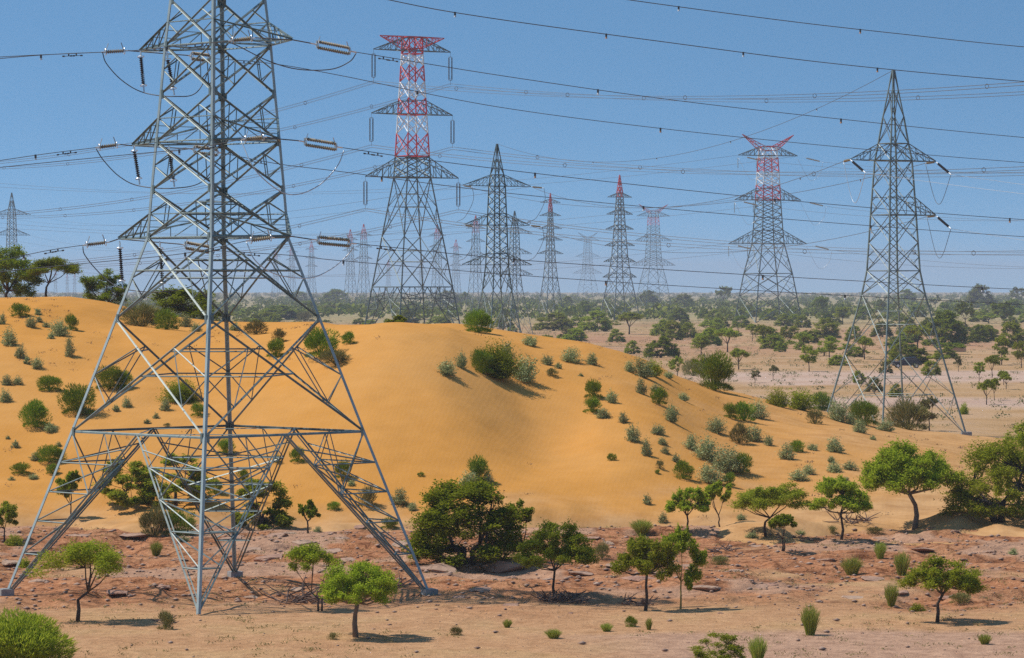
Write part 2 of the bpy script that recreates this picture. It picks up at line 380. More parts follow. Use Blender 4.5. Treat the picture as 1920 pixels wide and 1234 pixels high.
ys = np.concatenate([np.arange(40, 100, 2.0), np.arange(100, 172, 0.15), np.arange(172, 262, 1.0), 262 * 1.02 ** np.arange(0, 180)])
ys = ys[ys < 9000]
gm = grid_mesh('ground', ys, lambda y: 16 + 0.21 * y, 520, ground_h, {'zone': lambda x, y: zones(x, y), 'far': far_attr})
ground = link('ground', gm, ground_mat()); tag(ground, kind='structure')
def soil_attr(x, y):
    h = dune_h(x, y); n_ = fbm(x / 4, y / 5, 71, 4)
    a = np.clip(sstep(4, 30, x + (n_ - 0.5) * 14) * 0.75 + (1 - sstep(0.1, 1.5, h + (n_ - 0.5) * 2.2)) * (y < 200) * 0.85, 0, 0.9)
    return a, a, a
dm = grid_mesh('sand_dune', np.arange(160, 290, 0.35), lambda y: 75 + 0 * y, 420, dune_h, {'soil': soil_attr})
dune = link('sand_dune', dm, sand_mat()); tag(dune, kind='structure')

# ------------------------------------------------------------------ lattice pylons
def lerp(a, b, t): return a + (b - a) * t

class Pylon:
    def __init__(s, name, label, loc, alpha, group, bars, style='bar', mats=None, bandf=None, sep_legs=True):
        s.root = empty(name, loc, label, 'pylon', group); s.loc = Vector(loc); s.R = Matrix.Rotation(alpha, 3, 'Z')
        s.wl, s.wd, s.wr = bars; s.style = style; s.bandf = bandf or (lambda z: 'steel'); s.mbs = {}; s.sep_legs = sep_legs; s.legkey = None; s.mats = mats or M
    def w(s, p): return s.loc + s.R @ Vector(p)
    def put(s, part, p, q, w, ref=None, key=None):
        z = (Vector(p).z + Vector(q).z) / 2
        k = (part + ('#%d' % s.bandf.idx(z) if key is None and hasattr(s.bandf, 'idx') else ''), key or s.bandf(z)); mb = s.mbs.setdefault(k, MB())
        P, Q = s.w(p), s.w(q)
        rf = s.R @ Vector(ref) if ref is not None else None
        (mb.angle if s.style == 'angle' else mb.bar)(P, Q, w, rf)
    def corner(s, k, lv):
        z, r = lv; a = math.pi / 4 + k * math.pi / 2; return Vector((r * math.cos(a), r * math.sin(a), z))
    def body(s, levels, styles, belts=(), diam=(), part='bracing'):
        s.levels = levels
        for (lo, hi, st) in zip(levels[:-1], levels[1:], styles):
            for k in range(4):
                A0, A1, B0, B1 = s.corner(k, lo), s.corner(k, hi), s.corner((k + 1) % 4, lo), s.corner((k + 1) % 4, hi)
                rad = Vector((A0.x, A0.y, 0)) if lo[1] > 0.01 else Vector((1, 0, 0))
                s.put('leg%d' % k if s.sep_legs else part, A0, A1, key=s.legkey, w= s.wl * (1 if hi[1] > 0.6 else 0.75), ref=rad)
                nrm = ((A0 + B0) / 2); nrm.z = 0
                n = int(st[1]) if len(st) > 1 and st[1].isdigit() else 1
                if st[0] == 'V':
                    mid = (A1 + B1) / 2; s.put(part, A1, mid, s.wd, nrm); s.put(part, mid, B1, s.wd, nrm)
                    for P0, P1 in ((A0, A1), (B0, B1)):
                        s.put(part, P0, mid, s.wd, nrm)
                        if s.style == 'angle': s.put(part, lerp(P0, mid, 0.03) + nrm.normalized() * -0.18, mid + nrm.normalized() * -0.18, s.wd * 0.7, nrm)
                        fr = (0.25, 0.45, 0.63, 0.81)
                        for i, t in enumerate(fr):
                            s.put(part, lerp(P0, P1, t), lerp(P0, mid, t), s.wr, nrm)
                            s.put(part, lerp(P0, P1, fr[i]), lerp(P0, mid, fr[i + 1] if i + 1 < len(fr) else 1.0 - 0.09), s.wr, nrm)
                        s.put(part, P1, lerp(P0, mid, 0.63), s.wr * 1.3, nrm)
                        s.put(part, lerp(P1, mid, 0.5), lerp(P0, mid, 0.81), s.wr, nrm)
                        s.put(part, lerp(P1, mid, 0.5), lerp(P0, mid, 0.63), s.wr, nrm)
                elif st[0] == 'X':
                    for i in range(n):
                        a0, a1, b0, b1 = lerp(A0, A1, i / n), lerp(A0, A1, (i + 1) / n), lerp(B0, B1, i / n), lerp(B0, B1, (i + 1) / n)
                        s.put(part, a0, b1, s.wd, nrm); s.put(part, b0, a1, s.wd, -nrm)
                        if 'r' in st:
                            for p0, p1, q0, q1 in ((a0, a1, b0, b1), (b0, b1, a0, a1)):
                                m1 = lerp(p0, p1, 0.5); d1 = lerp(p0, q1, 0.25); d2 = lerp(p1, q0, 0.25)
                                s.put(part, m1, d1, s.wr, nrm); s.put(part, m1, d2, s.wr, nrm)
                                if 'R' in st: s.put(part, d1, d2, s.wr, nrm)
                        if 'h' in st:
                            wa, wb = (a0 - b0).length, (a1 - b1).length; t = wa / (wa + wb)
                            s.put(part, lerp(a0, a1, t), lerp(b0, b1, t), s.wd * 0.8, nrm)
                        if 'p' in st:      # plan bracing: diamonds between neighbouring faces
                            C0 = s.corner((k + 2) % 4, lo); C1 = s.corner((k + 2) % 4, hi)
                            c0, c1 = lerp(C0, C1, i / n), lerp(C0, C1, (i + 1) / n)
                            for t in (0.5, 0.72):
                                s.put(part, lerp(a0, b1, t), lerp(b0, c1, 1 - t if t != 0.5 else 0.5) if t == 0.5 else lerp(c0, b1, t), s.wr, nrm)
        if s.style == 'angle':
            for lv in levels[1:-1]:
                for k in range(4):
                    c = s.corner(k, lv); o_ = Vector((c.x, c.y, 0)).normalized()
                    for e in (-1, 1):
                        t_ = Vector((-o_.y, o_.x, 0)) * e * 0.7071 - o_ * 0.7071; a_ = c + t_ * 0.14 + o_ * 0.035
                        s.put(part, a_ - Vector((0, 0, 0.17)), a_ + Vector((0, 0, 0.17)), 0.11, o_)
        for li in belts:
            for k in range(4): s.put(part, s.corner(k, levels[li]), s.corner((k + 1) % 4, levels[li]), s.wd, s.corner(k, levels[li]))
        for li in diam:
            lv = levels[li]
            for k in range(4):
                a, b, c = s.corner(k, lv), s.corner((k + 1) % 4, lv), s.corner((k + 2) % 4, lv)
                s.put(part, (a + b) / 2, (b + c) / 2, s.wr, None)
    def rad_at(s, z):
        zs = [l[0] for l in s.levels]; rs = [l[1] for l in s.levels]; return float(np.interp(z, zs, rs))
    def arm(s, i, zl, zu, length, side, n=4, ztip=None, key=None, wid=None):
        part = 'arm%d' % i; zt = zl if ztip is None else ztip
        hl = s.rad_at(zl) * 0.7071; hu = s.rad_at(zu) * 0.7071
        tip = Vector((side * length, 0, zt)); wd = wid or s.wd
        lo = [Vector((side * hl, e * hl, zl)) for e in (-1, 1)]; up = [Vector((side * hu, e * hu, zu)) for e in (-1, 1)]
        for e in (0, 1):
            s.put(part, lo[e], tip, wd, (0, 1 - 2 * e, -1), key); s.put(part, up[e], tip + Vector((0, 0, 0.06)), wd, (0, 1 - 2 * e, 1), key)
            for j in range(1, n):
                t = j / n; a, b = lerp(lo[e], tip, t), lerp(up[e], tip, t); s.put(part, a, b, s.wr, None, key)
                s.put(part, a, lerp(up[e], tip, (j - 1) / n), s.wr, None, key)
            s.put(part, Vector((-hl * side, lo[e].y, zl)), lo[e], wd, None, key)
            s.put(part, Vector((-hu * side, up[e].y, zu)), up[e], s.wr * 1.3, None, key)
        for j in range(n):
            s.put(part, lerp(lo[j % 2], tip, j / n), lerp(lo[(j + 1) % 2], tip, (j + 1) / n), s.wr, None, key)
            if j: s.put(part, lerp(up[0], tip, j / n), lerp(up[1], tip, j / n), s.wr, None, key)
        return s.w(tip)
    def finish(s, names=None):
        nm = {'bracing': 'bracing_lattice', 'peak': 'peak'}
        for (part, key), mb in s.mbs.items():
            part = part.split('#')[0]
            n = 'leg' if part.startswith('leg') else 'cross_arm' if part.startswith('arm') else nm.get(part, part)
            if n == 'bracing_lattice' and key in ('red', 'white'): n = key + '_painted_lattice'
            mb.build(n, s.mats[key], s.root)
        return s.root

# --- the big galvanised pylon in front of the dune
NX, NY = -11.53, 133.8
z_f = gz(NX, NY)
LV = [(0.0, 8.30), (6.375, 5.73), (10.8, 4.0), (13.98, 2.76), (15.85, 2.6), (17.73, 2.43), (19.6, 2.25), (21.5, 2.08), (23.3, 1.86), (25.0, 1.5), (27.6, 0.15)]
p1 = Pylon('pylon', 'large galvanised steel lattice pylon standing before the dune, its top cut off', (NX, NY, 0), math.radians(-45), None, (0.125, 0.068, 0.04), 'angle')
p1.bandf = lambda z: 'brace_steel'; p1.legkey = 'steel'  # one steel in two tones: bracing painted darker to imitate its shade
p1.body(LV, ['V', 'X1rRp', 'X1rhRp', 'X1rRp', 'X1rR', 'X1rR', 'X1rR', 'X1r', 'X1r', 'X1'], belts=(1, 3, 5, 7), diam=(1, 3))
# plan bracing inside the splayed legs
for t in (0.25, 0.45, 0.63, 0.81):
    lv = (6.375 * t, lerp(8.3, 5.73, t))
    for k in range(4):
        a, b, c = p1.corner(k, LV[0]), p1.corner((k + 1) % 4, LV[0]), p1.corner((k - 1) % 4, LV[0])
        a1, b1, c1 = p1.corner(k, LV[1]), p1.corner((k + 1) % 4, LV[1]), p1.corner((k - 1) % 4, LV[1])
        p1.put('bracing', lerp(a, (a1 + b1) / 2, t), lerp(a, (a1 + c1) / 2, t), 0.06)
        if t > 0.3: p1.put('bracing', lerp(a, (a1 + b1) / 2, t - 0.19), lerp(a, (a1 + c1) / 2, t), 0.06)
NT = {}
for i, (zl, ll, lr) in enumerate(((13.98, 6.23, 4.32), (17.73, 5.34, 3.57), (21.5, 4.86, 4.41))):
    NT[(i, -1)] = p1.arm(2 * i, zl, zl + 0.92, ll, -1, 4); NT[(i, 1)] = p1.arm(2 * i + 1, zl, zl + 0.92, lr, 1, 4)
p1.finish()
for k in range(4):
    c = p1.w(p1.corner(k, LV[0])); mb = MB(); h = 0.7
    sk = -0.28 if k == 3 or (c.y < 128) else 0.0; mb.box((c.x, c.y, c.z - 0.15 + sk), 0.52, 0.52, h, 0.4); mb.box((c.x, c.y, c.z + 0.205 + sk), 0.36, 0.36, 0.03, 0.4); mb.build('footing', M['concrete'], p1.root)

# --- grey pylon on the flats at the right
p2 = Pylon('pylon', 'grey pointed pylon on the pale flats behind the end of the dune', (715 * 279 / F, 279, 0), math.radians(30), None, (0.155, 0.08, 0.05), 'bar', bandf=lambda z: 'far_steel' if z > 13 else 'brace_steel')  # bracing above the waist painted darker, as it looks against the sky
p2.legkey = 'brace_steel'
p2.body([(0, 5.97), (6.55, 4.0), (11.48, 2.6), (13.4, 2.18), (15.7, 2.02), (17.97, 1.87), (20.2, 1.7), (22.4, 1.53), (23.8, 1.24), (26.0, 0.85), (28.2, 0.4), (29.83, 0.1)],
        ['Xrp', 'Xrp', 'Xr', 'Xr', 'Xr', 'Xr', 'Xr', 'X', 'X', 'X', 'X'], belts=(3, 5, 7, 8), diam=(3, 7))
P2T = {(0, -1): p2.arm(0, 22.4, 23.8, 4.3, -1), (0, 1): p2.arm(1, 22.4, 23.8, 4.3, 1), (1, 1): p2.arm(2, 17.97, 19.4, 4.3, 1)}
P2TOP = p2.w((0, 0, 29.8)); p2.finish()
for k in range(4):
    c = p2.w(p2.corner(k, (0, 5.97))); mb = MB(); mb.box((c.x, c.y, c.z - 0.1), 0.8, 0.8, 0.8); mb.build('footing', M['concrete'], p2.root)

def pointed(name, label, px, Y, s=1.0, three=True, alpha=30, mat='dark_steel'):
    p = Pylon(name, label, ((px - 960) * Y / F, Y, gz((px - 960) * Y / F, Y)), math.radians(alpha), None, (0.17 * s, 0.095 * s, 0.06 * s), 'bar', bandf=lambda z: mat if z > 13 * s else 'brace_steel')  # upper part painted darker, its look against the sky put into the colour
    p.body([(0, 4.7 * s), (7.0 * s, 3.0 * s), (12 * s, 1.85 * s), (15.1 * s, 1.45 * s), (17.5 * s, 1.35 * s), (20 * s, 1.25 * s), (22.4 * s, 1.15 * s), (24.8 * s, 1.05 * s), (26.2 * s, 0.85 * s), (28.2 * s, 0.45 * s), (30 * s, 0.08 * s)],
           ['Xr', 'Xr', 'Xr', 'X2', 'X2', 'X2', 'X2', 'X', 'X', 'X'], belts=(3, 5, 7, 8))
    tips = {}
    for i, (z, l) in enumerate(((24.8, 4.8), (20, 4.6), (15.1, 4.9))):
        for sd in (-1, 1): tips[(i, sd)] = p.arm(2 * i + (sd > 0), z * s, (z + 1.4) * s, l * s, sd, 4)
    p.finish(); tips['top'] = p.w((0, 0, 30 * s)); return tips
T930 = pointed('pylon', 'dark pointed pylon with three pairs of arms rising behind the dune crest', 932, 420)
T965 = pointed('pylon', 'smaller pointed pylon partly hidden behind the dark pointed one', 965, 794, 1.0)
T22 = pointed('pylon', 'thin pointed pylon rising behind the acacias on the left dune', 22, 1250, 1.56, mat='far_steel')

# --- tall red and white pylon with a flat top
def bands(cuts):     # [(z_low, key)] from the top down
    def f(z):
        for zl, k in cuts:
            if z >= zl: return k
        return 'dark_steel'
    f.idx = lambda z: sum(z < zl for zl, k in cuts)
    return f
zz = lambda py: 12 + (540 - py) / 9.17
p3 = Pylon('pylon', 'tall flat-topped pylon banded red and white behind the dune', (-20.4, 698, 0), math.radians(32), None, (0.30, 0.17, 0.10), 'bar', sep_legs=False,
           bandf=bands([(zz(101), 'red'), (zz(123), 'white'), (zz(153), 'red'), (zz(184), 'white'), (zz(215), 'red'), (zz(250), 'white'), (zz(293), 'red')]))
p3.wd = 0.22; p3.wr = 0.135
lv3 = [(0, 10.9), (12.2, 8.5), (22.5, 6.4), (zz(333), 3.9), (zz(313), 3.75), (zz(293), 3.6), (zz(250), 3.3), (zz(215), 3.05), (zz(184), 2.85), (zz(153), 2.6), (zz(123), 2.4), (zz(101), 2.25), (zz(70), 2.15)]
p3.body(lv3, ['Vr', 'Xrp', 'Xrp', 'Xr', 'Xr', 'Xr', 'Xr', 'Xr', 'Xr', 'Xr', 'Xr', 'Xr'], belts=(1, 3, 5, 7, 11, 12))
P3T = {}
for i, (z, zu, l) in enumerate(((60.5, 63.2, 9.1), (47.5, 50.3, 9.6), (34.6, 38.6, 11.0))):
    for sd in (-1, 1): P3T[(i, sd)] = p3.arm(2 * i + (sd > 0), z, zu, l, sd, 5, key='dark_steel', wid=0.2)
for sd in (-1, 1): p3.arm(7 + sd, 60.9, 63.3, 7.6, sd, 5, ztip=63.3, key='red', wid=0.2)
p3.finish()

# --- Y-topped red pylons
def y_top(name, label, px, Y, k, alpha=21, low=42.4, thin=1.0, tip='red'):
    p = Pylon(name, label, ((px - 960) * Y / F, Y, 0), math.radians(alpha), None, (0.42 * k * thin, 0.27 * k * thin, 0.16 * k * thin), 'bar', sep_legs=False,
              bandf=bands([(60.9 * k, tip), (57.0 * k, 'white' if low < 55 else 'far_steel'), (52.2 * k, tip)] + ([(47.6 * k, 'white'), (42.4 * k, 'red')] if low < 50 else [(40 * k, 'far_steel')])))
    p.body([(z * k, r * k) for z, r in ((0, 12.4), (9, 10.6), (17, 8.9), (27.3, 5.9), (32.3, 5.4), (37.3, 5.0), (42.4, 4.6), (47.6, 4.3), (52.2, 4.0), (57.0, 3.6), (60.9, 3.3))],
           ['Xr', 'Xr', 'Xr', 'X2', 'X2', 'X2', 'X2', 'X2', 'X2', 'X'], belts=(2, 3, 6, 9, 10))
    tips = {}
    for i, (z, zu, l) in enumerate(((57.8, 60.9, 11.3), (42.4, 46.5, 12.6), (27.3, 32, 14.8))):
        for sd in (-1, 1): tips[(i, sd)] = p.arm(2 * i + (sd > 0), z * k, zu * k, l * k, sd, 5, key='dark_steel')
    for sd in (-1, 1): p.arm(7 + sd, 59.5 * k, 61.0 * k, 9.8 * k, sd, 5, ztip=65 * k, key=tip)
    p.finish(); return tips
P4T = y_top('pylon', 'red and white pylon with a red Y-shaped top over the scrub plain', 1440, 1181, 1.0)
y_top('pylon', 'small hazy pylon with a red Y-shaped top beyond the red-tipped one', 1225, 1900, 0.9, low=60, thin=0.7)
y_top('pylon', 'faint grey Y-topped pylon in the haze between two red-tipped pylons', 1102, 2700, 0.86, low=60, thin=0.55, tip='far_steel')

# --- slim red-tipped pylons with many arms
def slim(name, label, px, Y, ht, arms, al, red, rw=1.0):
    p = Pylon(name, label, ((px - 960) * Y / F, Y, 0), math.radians(28), None, (0.36, 0.22, 0.14), 'bar', sep_legs=False, bandf=lambda z: 'red' if z > red else 'far_steel')
    p.body([(0, 8 * rw), (8, 6.2 * rw), (16, 4.4 * rw), (24, 3.1 * rw), (ht * 0.62, 2.3 * rw), (ht * 0.76, 1.7 * rw), (ht * 0.88, 1.2 * rw), (ht, 0.12)], ['Xr', 'Xr', 'X2', 'X3', 'X3', 'X3', 'X3'], belts=(2, 3, 4, 5, 6))
    for i, z in enumerate(arms):
        for sd in (-1, 1): p.arm(2 * i + (sd > 0), z, z + 1.6, al + (arms[0] - z) * 0.07, sd, 3, key='far_steel' if z < red else 'far_steel')
    p.finish()
slim('pylon', 'slim six-armed pylon with a red tip standing at the mid plain', 1162, 1280, 54.4, (46, 39.6, 34, 27.8, 21.8, 16), 5.2, 46.5, 1.0)
slim('pylon', 'slim red-tipped pylon just right of the dark pointed pylon', 1032, 1500, 53.7, (49.5, 43.7, 38, 33, 27), 5.0, 44.5, 0.75)

# --- faint pylons along the horizon, one kind copied
def copy_tree(o, parent=None):
    c = o.copy(); COL.objects.link(c); c.parent = parent
    for ch in o.children: copy_tree(ch, c)
    return c
fp = Pylon('pylon', '', (0, 3000, 0), math.radians(28), 'faint pylons along the hazy horizon', (0.22, 0.13, 0.09), 'bar', sep_legs=False, bandf=lambda z: 'red' if z > 38 else 'far_steel')
fp.body([(0, 5.5), (10, 3.6), (20, 2.5), (30, 2.1), (40, 1.6), (45, 0.12)], ['Xr', 'X2', 'X3', 'X3', 'X2'], belts=(1, 2, 3, 4))
for i, z in enumerate((39, 33, 27)):
    for sd in (-1, 1): fp.arm(2 * i + (sd > 0), z, z + 1.4, 5, sd, 3, key='far_steel')
fp.finish()
FAR_PX = [(657, 430, 'hazy pylon, left one of the close pair before the red and white pylon'), (682, 420, 'hazy red-tipped pylon, right one of the close pair'),
          (584, 452, 'thin hazy pylon standing alone just right of the large pylon'), (892, 404, 'hazy red-tipped pylon between the flat-topped and the dark pointed pylon'),
          (855, 449, 'thin faint pylon directly right of the flat-topped pylon legs'), (517, 468, 'very faint pylon beside the waist of the large pylon'),
          (547, 458, 'very faint pylon second right of the large pylon waist'), (728, 488, 'faint pylon seen through the left legs of the flat-topped pylon'),
          (790, 482, 'faint pylon seen through the middle of the flat-topped pylon'), (820, 420, 'faint pylon seen through the right legs of the flat-topped pylon'),
          (104, 508, 'tiny faint pylon right of the flat acacia trunk'), (126, 514, 'tiny faint pylon between flat acacia and bushy acacia, left one'), (140, 512, 'tiny faint pylon touching the bushy acacia'),
          (66, 512, 'tiny faint pylon left of the flat acacia trunk')]
for i, (px, top, lab) in enumerate(FAR_PX):
    o = fp.root if i == 0 else copy_tree(fp.root)
    Y = 33 * F / (540 - top); 
    k = 1.0
    if Y > 3600: k = 3600 / Y * 33 / 45 + 12 / 45; Y = 3600
    o.location = ((px - 960) * Y / F, Y, 0); o.scale = (k, k, k); o['label'] = lab

# ------------------------------------------------------------------ insulators and wires
def insulator(label, p, q, mat, group=None, double=False, discs=None, rad=0.13, rings=True, name='insulator_string', fit='fitting'):
    """a string of discs from p (at the pylon) to q (at the wire)"""
    p, q = Vector(p), Vector(q); d = q - p; Ln = d.length; u = d / Ln
    root = empty(name, p, label, 'insulator', group)
    a, b = MB()._frame(d)
    side = u.cross(Vector((0, 0, 1)))
    side = side.normalized() if side.length > 0.1 else Vector((1, 0, 0))
    offs = [side * 0.0] if not double else [Vector((0, 0, 1)) * 0.115, Vector((0, 0, -1)) * 0.115]
    if double and abs(u.z) > 0.8: offs = [Vector((1, 0, 0)) * 0.3, Vector((-1, 0, 0)) * 0.3]
    e0, e1 = 0.16, 0.84
    n = discs or max(8, int(Ln * (e1 - e0) / 0.08))
    for of in offs:
        mb = MB(); pts, rd = [], []
        for i in range(n):
            t0 = lerp(e0, e1, i / n); t1 = lerp(e0, e1, (i + 0.45) / n); t2 = lerp(e0, e1, (i + 0.55) / n); t3 = lerp(e0, e1, (i + 0.98) / n)
            for t, r in ((t0, rad * 0.35), (t1, rad), (t2, rad * 0.95), (t3, rad * 0.35)): pts.append(p + d * t + of); rd.append(r)
        mb.tube(pts, rd, 10); mb.build('disc_stack', mat, root, smooth=False)
    mb = MB(); mb.tube([p, p + d * (e0 - 0.03)], 0.03, 5); mb.build('clamp', M[fit], root); mb = MB(); mb.tube([p + d * (e1 + 0.02), q], 0.035, 5)
    mb.build('clamp', M[fit], root)
    if double:
        for t in (e0 - 0.02, e1 + 0.02): mb = MB(); mb.bar(p + d * t + offs[0] * 1.3, p + d * t + offs[1] * 1.3, 0.07); mb.build('yoke_plate', M[fit], root)
    if rings:
        for t in (e0 - 0.01, e1 + 0.01):
            mb = MB(); mb.ring(p + d * t, d, rad * 1.5, 0.015); 
            mb.tube([p + d * t, p + d * t + Vector((0, 0, 0.34)) + u * (0.12 if t < 0.5 else -0.12)], 0.02, 4)
            mb.build('arcing_ring', M[fit], root)
    return root

def smooth_path(ctrl, n=40):
    """a smooth curve through control points (cubic Catmull-Rom)"""
    P = [Vector(c) for c in ctrl]; P = [P[0] * 2 - P[1]] + P + [P[-1] * 2 - P[-2]]; outp = []
    for i in range(1, len(P) - 2):
        a, b, c, d = P[i - 1:i + 3]
        for j in range(n):
            t = j / n; outp.append(0.5 * ((2 * b) + (c - a) * t + (2 * a - 5 * b + 4 * c - d) * t * t + (3 * b - a - 3 * c + d) * t ** 3))
    outp.append(P[-2]); return outp

def wire(label, pts, r=0.03, name='conductor', mat='wire', group=None, cat='wire', damp=(), mark=(), n=5):
    root_loc = Vector(pts[0]); root = empty(name, root_loc, label, cat, group)
    mb = MB(); mb.tube(pts, r, n); mb.build('cable', M[mat], root, smooth=True)
    seg = [0.0]
    for a, b in zip(pts[:-1], pts[1:]): seg.append(seg[-1] + (b - a).length)
    def pos(dist):
        for i in range(len(seg) - 1):
            if seg[i + 1] >= dist: t = (dist - seg[i]) / max(seg[i + 1] - seg[i], 1e-9); return lerp(pts[i], pts[i + 1], t), (pts[i + 1] - pts[i]).normalized()
        return pts[-1], (pts[-1] - pts[-2]).normalized()
    for dd in damp:
        c, u = pos(dd); mb = MB(); lowp = c - Vector((0, 0, 0.10))
        mb.tube([c, lowp], 0.03, 5); mb.tube([lowp - u * 0.26, lowp + u * 0.26], 0.012, 4)
        for e in (-1, 1): mb.tube([lowp + u * (e * 0.16), lowp + u * (e * 0.25)], 0.03, 6)
        mb.build('damper', M['wire'], root)
    for dd, k in mark:
        c, u = pos(dd); mb = MB()
        mb.box((c.x, c.y, c.z - 0.02), 0.08, 0.05, 0.10); mb.tube([c - Vector((0, 0, 0.06)), c - Vector((0, 0, 0.12))], [0.05, 0.04], 7)
        mk = mb.build('line_marker', M['wire'], root)
        m2 = MB(); m2.tube([c - Vector((0, 0, 0.12)), c - Vector((0, 0, 0.19))], [0.035, 0.055], 7); m2.build('reflector', M[k], mk)
    return root

WG = 'conductors of the large pylon'
# strain strings and conductors to the right: (level, side, string start px, string end px, px path of the wire, label words)
lvn = ('lowest', 'middle', 'top')
def carry_on(pts): return pts + [pts[-1] + (pts[-1] - pts[-2]).normalized() * 120]
def px_path(rows): return [at(a, b, c) for a, b, c in rows]
R_ = [  # level, side, start(px,py), end(px,py), Y start, wire rows
    (2, 1, (582, 81), (668, 98), 131.2, [(960, 145, 138), (1272, 189, 146), (1600, 226, 154), (1920, 258, 162), (2400, 300, 178)], True),
    (1, 1, (560, 264), (642, 277), 131.4, [(809, 301, 136), (1115, 338, 144), (1500, 378, 154), (1920, 412, 164), (2400, 442, 178)], True),
    (0, 1, (584, 449), (668, 457), 131.0, [(969, 487, 139), (1300, 509, 147), (1627, 528, 156), (1920, 543, 164), (2400, 562, 178)], True),
    (2, -1, (352, 104), (400, 110), 137.0, [(507, 119, 139.5), (640, 142, 142), (930, 200, 150), (1257, 243, 158), (1600, 278, 167), (1920, 305, 175), (2400, 340, 190)], False),
    (1, -1, (355, 279), (416, 287), 137.2, [(525, 308, 140), (640, 322, 143), (950, 362, 150), (1300, 396, 158), (1600, 421, 166), (1920, 444, 174), (2400, 474, 188)], False),
    (0, -1, (338, 458), (402, 470), 137.6, [(560, 480, 141), (640, 489, 143), (983, 517, 151), (1300, 538, 158), (1620, 556, 166), (1920, 571, 174), (2400, 592, 188)], False)]
for lvl, sd, a, b, Y, rows, dbl in R_:
    tipw = NT[(lvl, sd)]; P, Q = at(*a, Y), at(*b, Y + 1.0)
    lab = '%s tan insulator string %s of the large pylon' % (lvn[lvl], 'reaching right from the arm' if sd > 0 else 'behind the legs')
    insulator(lab, P, Q, M['tan_porcelain'], 'strain insulators of the large pylon', double=True, rad=0.075)
    pts = smooth_path([Q] + px_path(rows), 14); pts = carry_on(pts)
    wire('%s %s conductor running right from the large pylon, past the other pylons' % (lvn[lvl], 'front' if sd > 0 else 'rear'), pts, 0.0155, group=WG,
         damp=(1.4, 1.9), mark=[(8 + 16 * i + lvl * 2.3 + sd * 1.2, 'orange' if (i + lvl) % 2 else 'white') for i in range(3)])
    ln = (P - tipw).length
    if ln > 0.2:
        mb = MB(); rt = empty('link_rod', tipw, '%s %s steel link between cross arm tip and tan insulator' % (lvn[lvl], 'front' if sd > 0 else 'rear'), 'link', 'insulator links'); mb.tube([tipw, P], 0.025, 5); mb.build('rod', M['wire'], rt)
# to the left
Lf = [(2, -1, (240, 95), (190, 98), 136.8, [(100, 102, 136), (0, 110, 135.5), (-200, 130, 134)]),
      (1, -1, (225, 271), (179, 277), 137.2, [(90, 288, 136.5), (0, 301, 136), (-200, 330, 134)]),
      (0, -1, (205, 454), (155, 460), 137.6, [(100, 468, 137), (40, 480, 136.6), (0, 489, 136), (-200, 530, 134)]),
      (2, 1, (478, 71), (428, 77), 130.6, [(340, 86, 130.4), (250, 95, 130.2), (0, 107, 129.6), (-200, 122, 129)]),
      (1, 1, (500, 257), (452, 262), 131.2, [(355, 279, 130.8), (240, 290, 130.5), (0, 314, 129.8), (-200, 338, 129)]),
      (0, 1, (515, 445), (462, 452), 130.8, [(340, 476, 130.5), (180, 492, 130), (0, 510, 129.4), (-200, 536, 129)])]
for lvl, sd, a, b, Y, rows in Lf:
    tipw = NT[(lvl, sd)]; P, Q = at(*a, Y), at(*b, Y - 0.4)
    insulator('%s brown insulator string %s' % (lvn[lvl], 'reaching left from the large pylon' if sd < 0 else 'lying across the front of the large pylon'), P, Q,
              M['porcelain'] if sd < 0 else M['tan_porcelain'], 'strain insulators of the large pylon', rad=0.088)
    wire('%s %s conductor running out of the left edge from the large pylon' % (lvn[lvl], 'rear' if sd < 0 else 'front'), carry_on(smooth_path([Q] + px_path(rows), 12)), 0.0155, group=WG,
         damp=(1.0, 1.3), mark=[(2.4, 'white')])
    mb = MB(); rt = empty('link_rod', tipw, '%s %s steel link between cross arm tip and brown insulator' % (lvn[lvl], 'rear' if sd < 0 else 'front'), 'link', 'insulator links'); mb.tube([tipw, P], 0.025, 5); mb.build('rod', M['wire'], rt)
# pilot strings that carry the jumpers on the left side, and the jumper loops
for lvl, (a, b) in enumerate((((224, 452), (230, 540)), ((250, 272), (262, 346)), ((263, 95), (270, 172)))):
    insulator('%s dark hanging insulator under the left arm tip of the large pylon' % lvn[lvl], at(*a, 136.8), at(*b, 136.5), M['dark_porcelain'], 'hanging insulators of the large pylon', rad=0.085)
for lvl, (a, b) in enumerate((((299, 452), (306, 545)), ((316, 274), (327, 350)), ((312, 100), (327, 178)))):
    insulator('%s dark hanging insulator beside the left leg of the large pylon' % lvn[lvl], at(*a, 135.6), at(*b, 135.2), M['dark_porcelain'], 'hanging insulators of the large pylon', rad=0.085)
JL = [('top', [(192, 98, 136.4), (200, 120, 136.4), (230, 152, 136.4), (270, 174, 136.4), (327, 181, 135.4), (370, 172, 136.5), (400, 112, 138)]),
      ('middle', [(180, 279, 136.6), (195, 302, 136.6), (225, 332, 136.5), (262, 349, 136.4), (327, 353, 135.4), (380, 340, 137), (416, 289, 138)]),
      ('lowest', [(155, 462, 137), (160, 480, 137), (190, 515, 137), (230, 541, 136.5), (306, 547, 135.2), (370, 530, 137), (402, 472, 138.4)])]
for nme, rows in JL: wire('%s slack jumper loop hanging at the left of the large pylon' % nme, smooth_path(px_path(rows), 10), 0.022, name='jumper_wire', group='jumper loops')
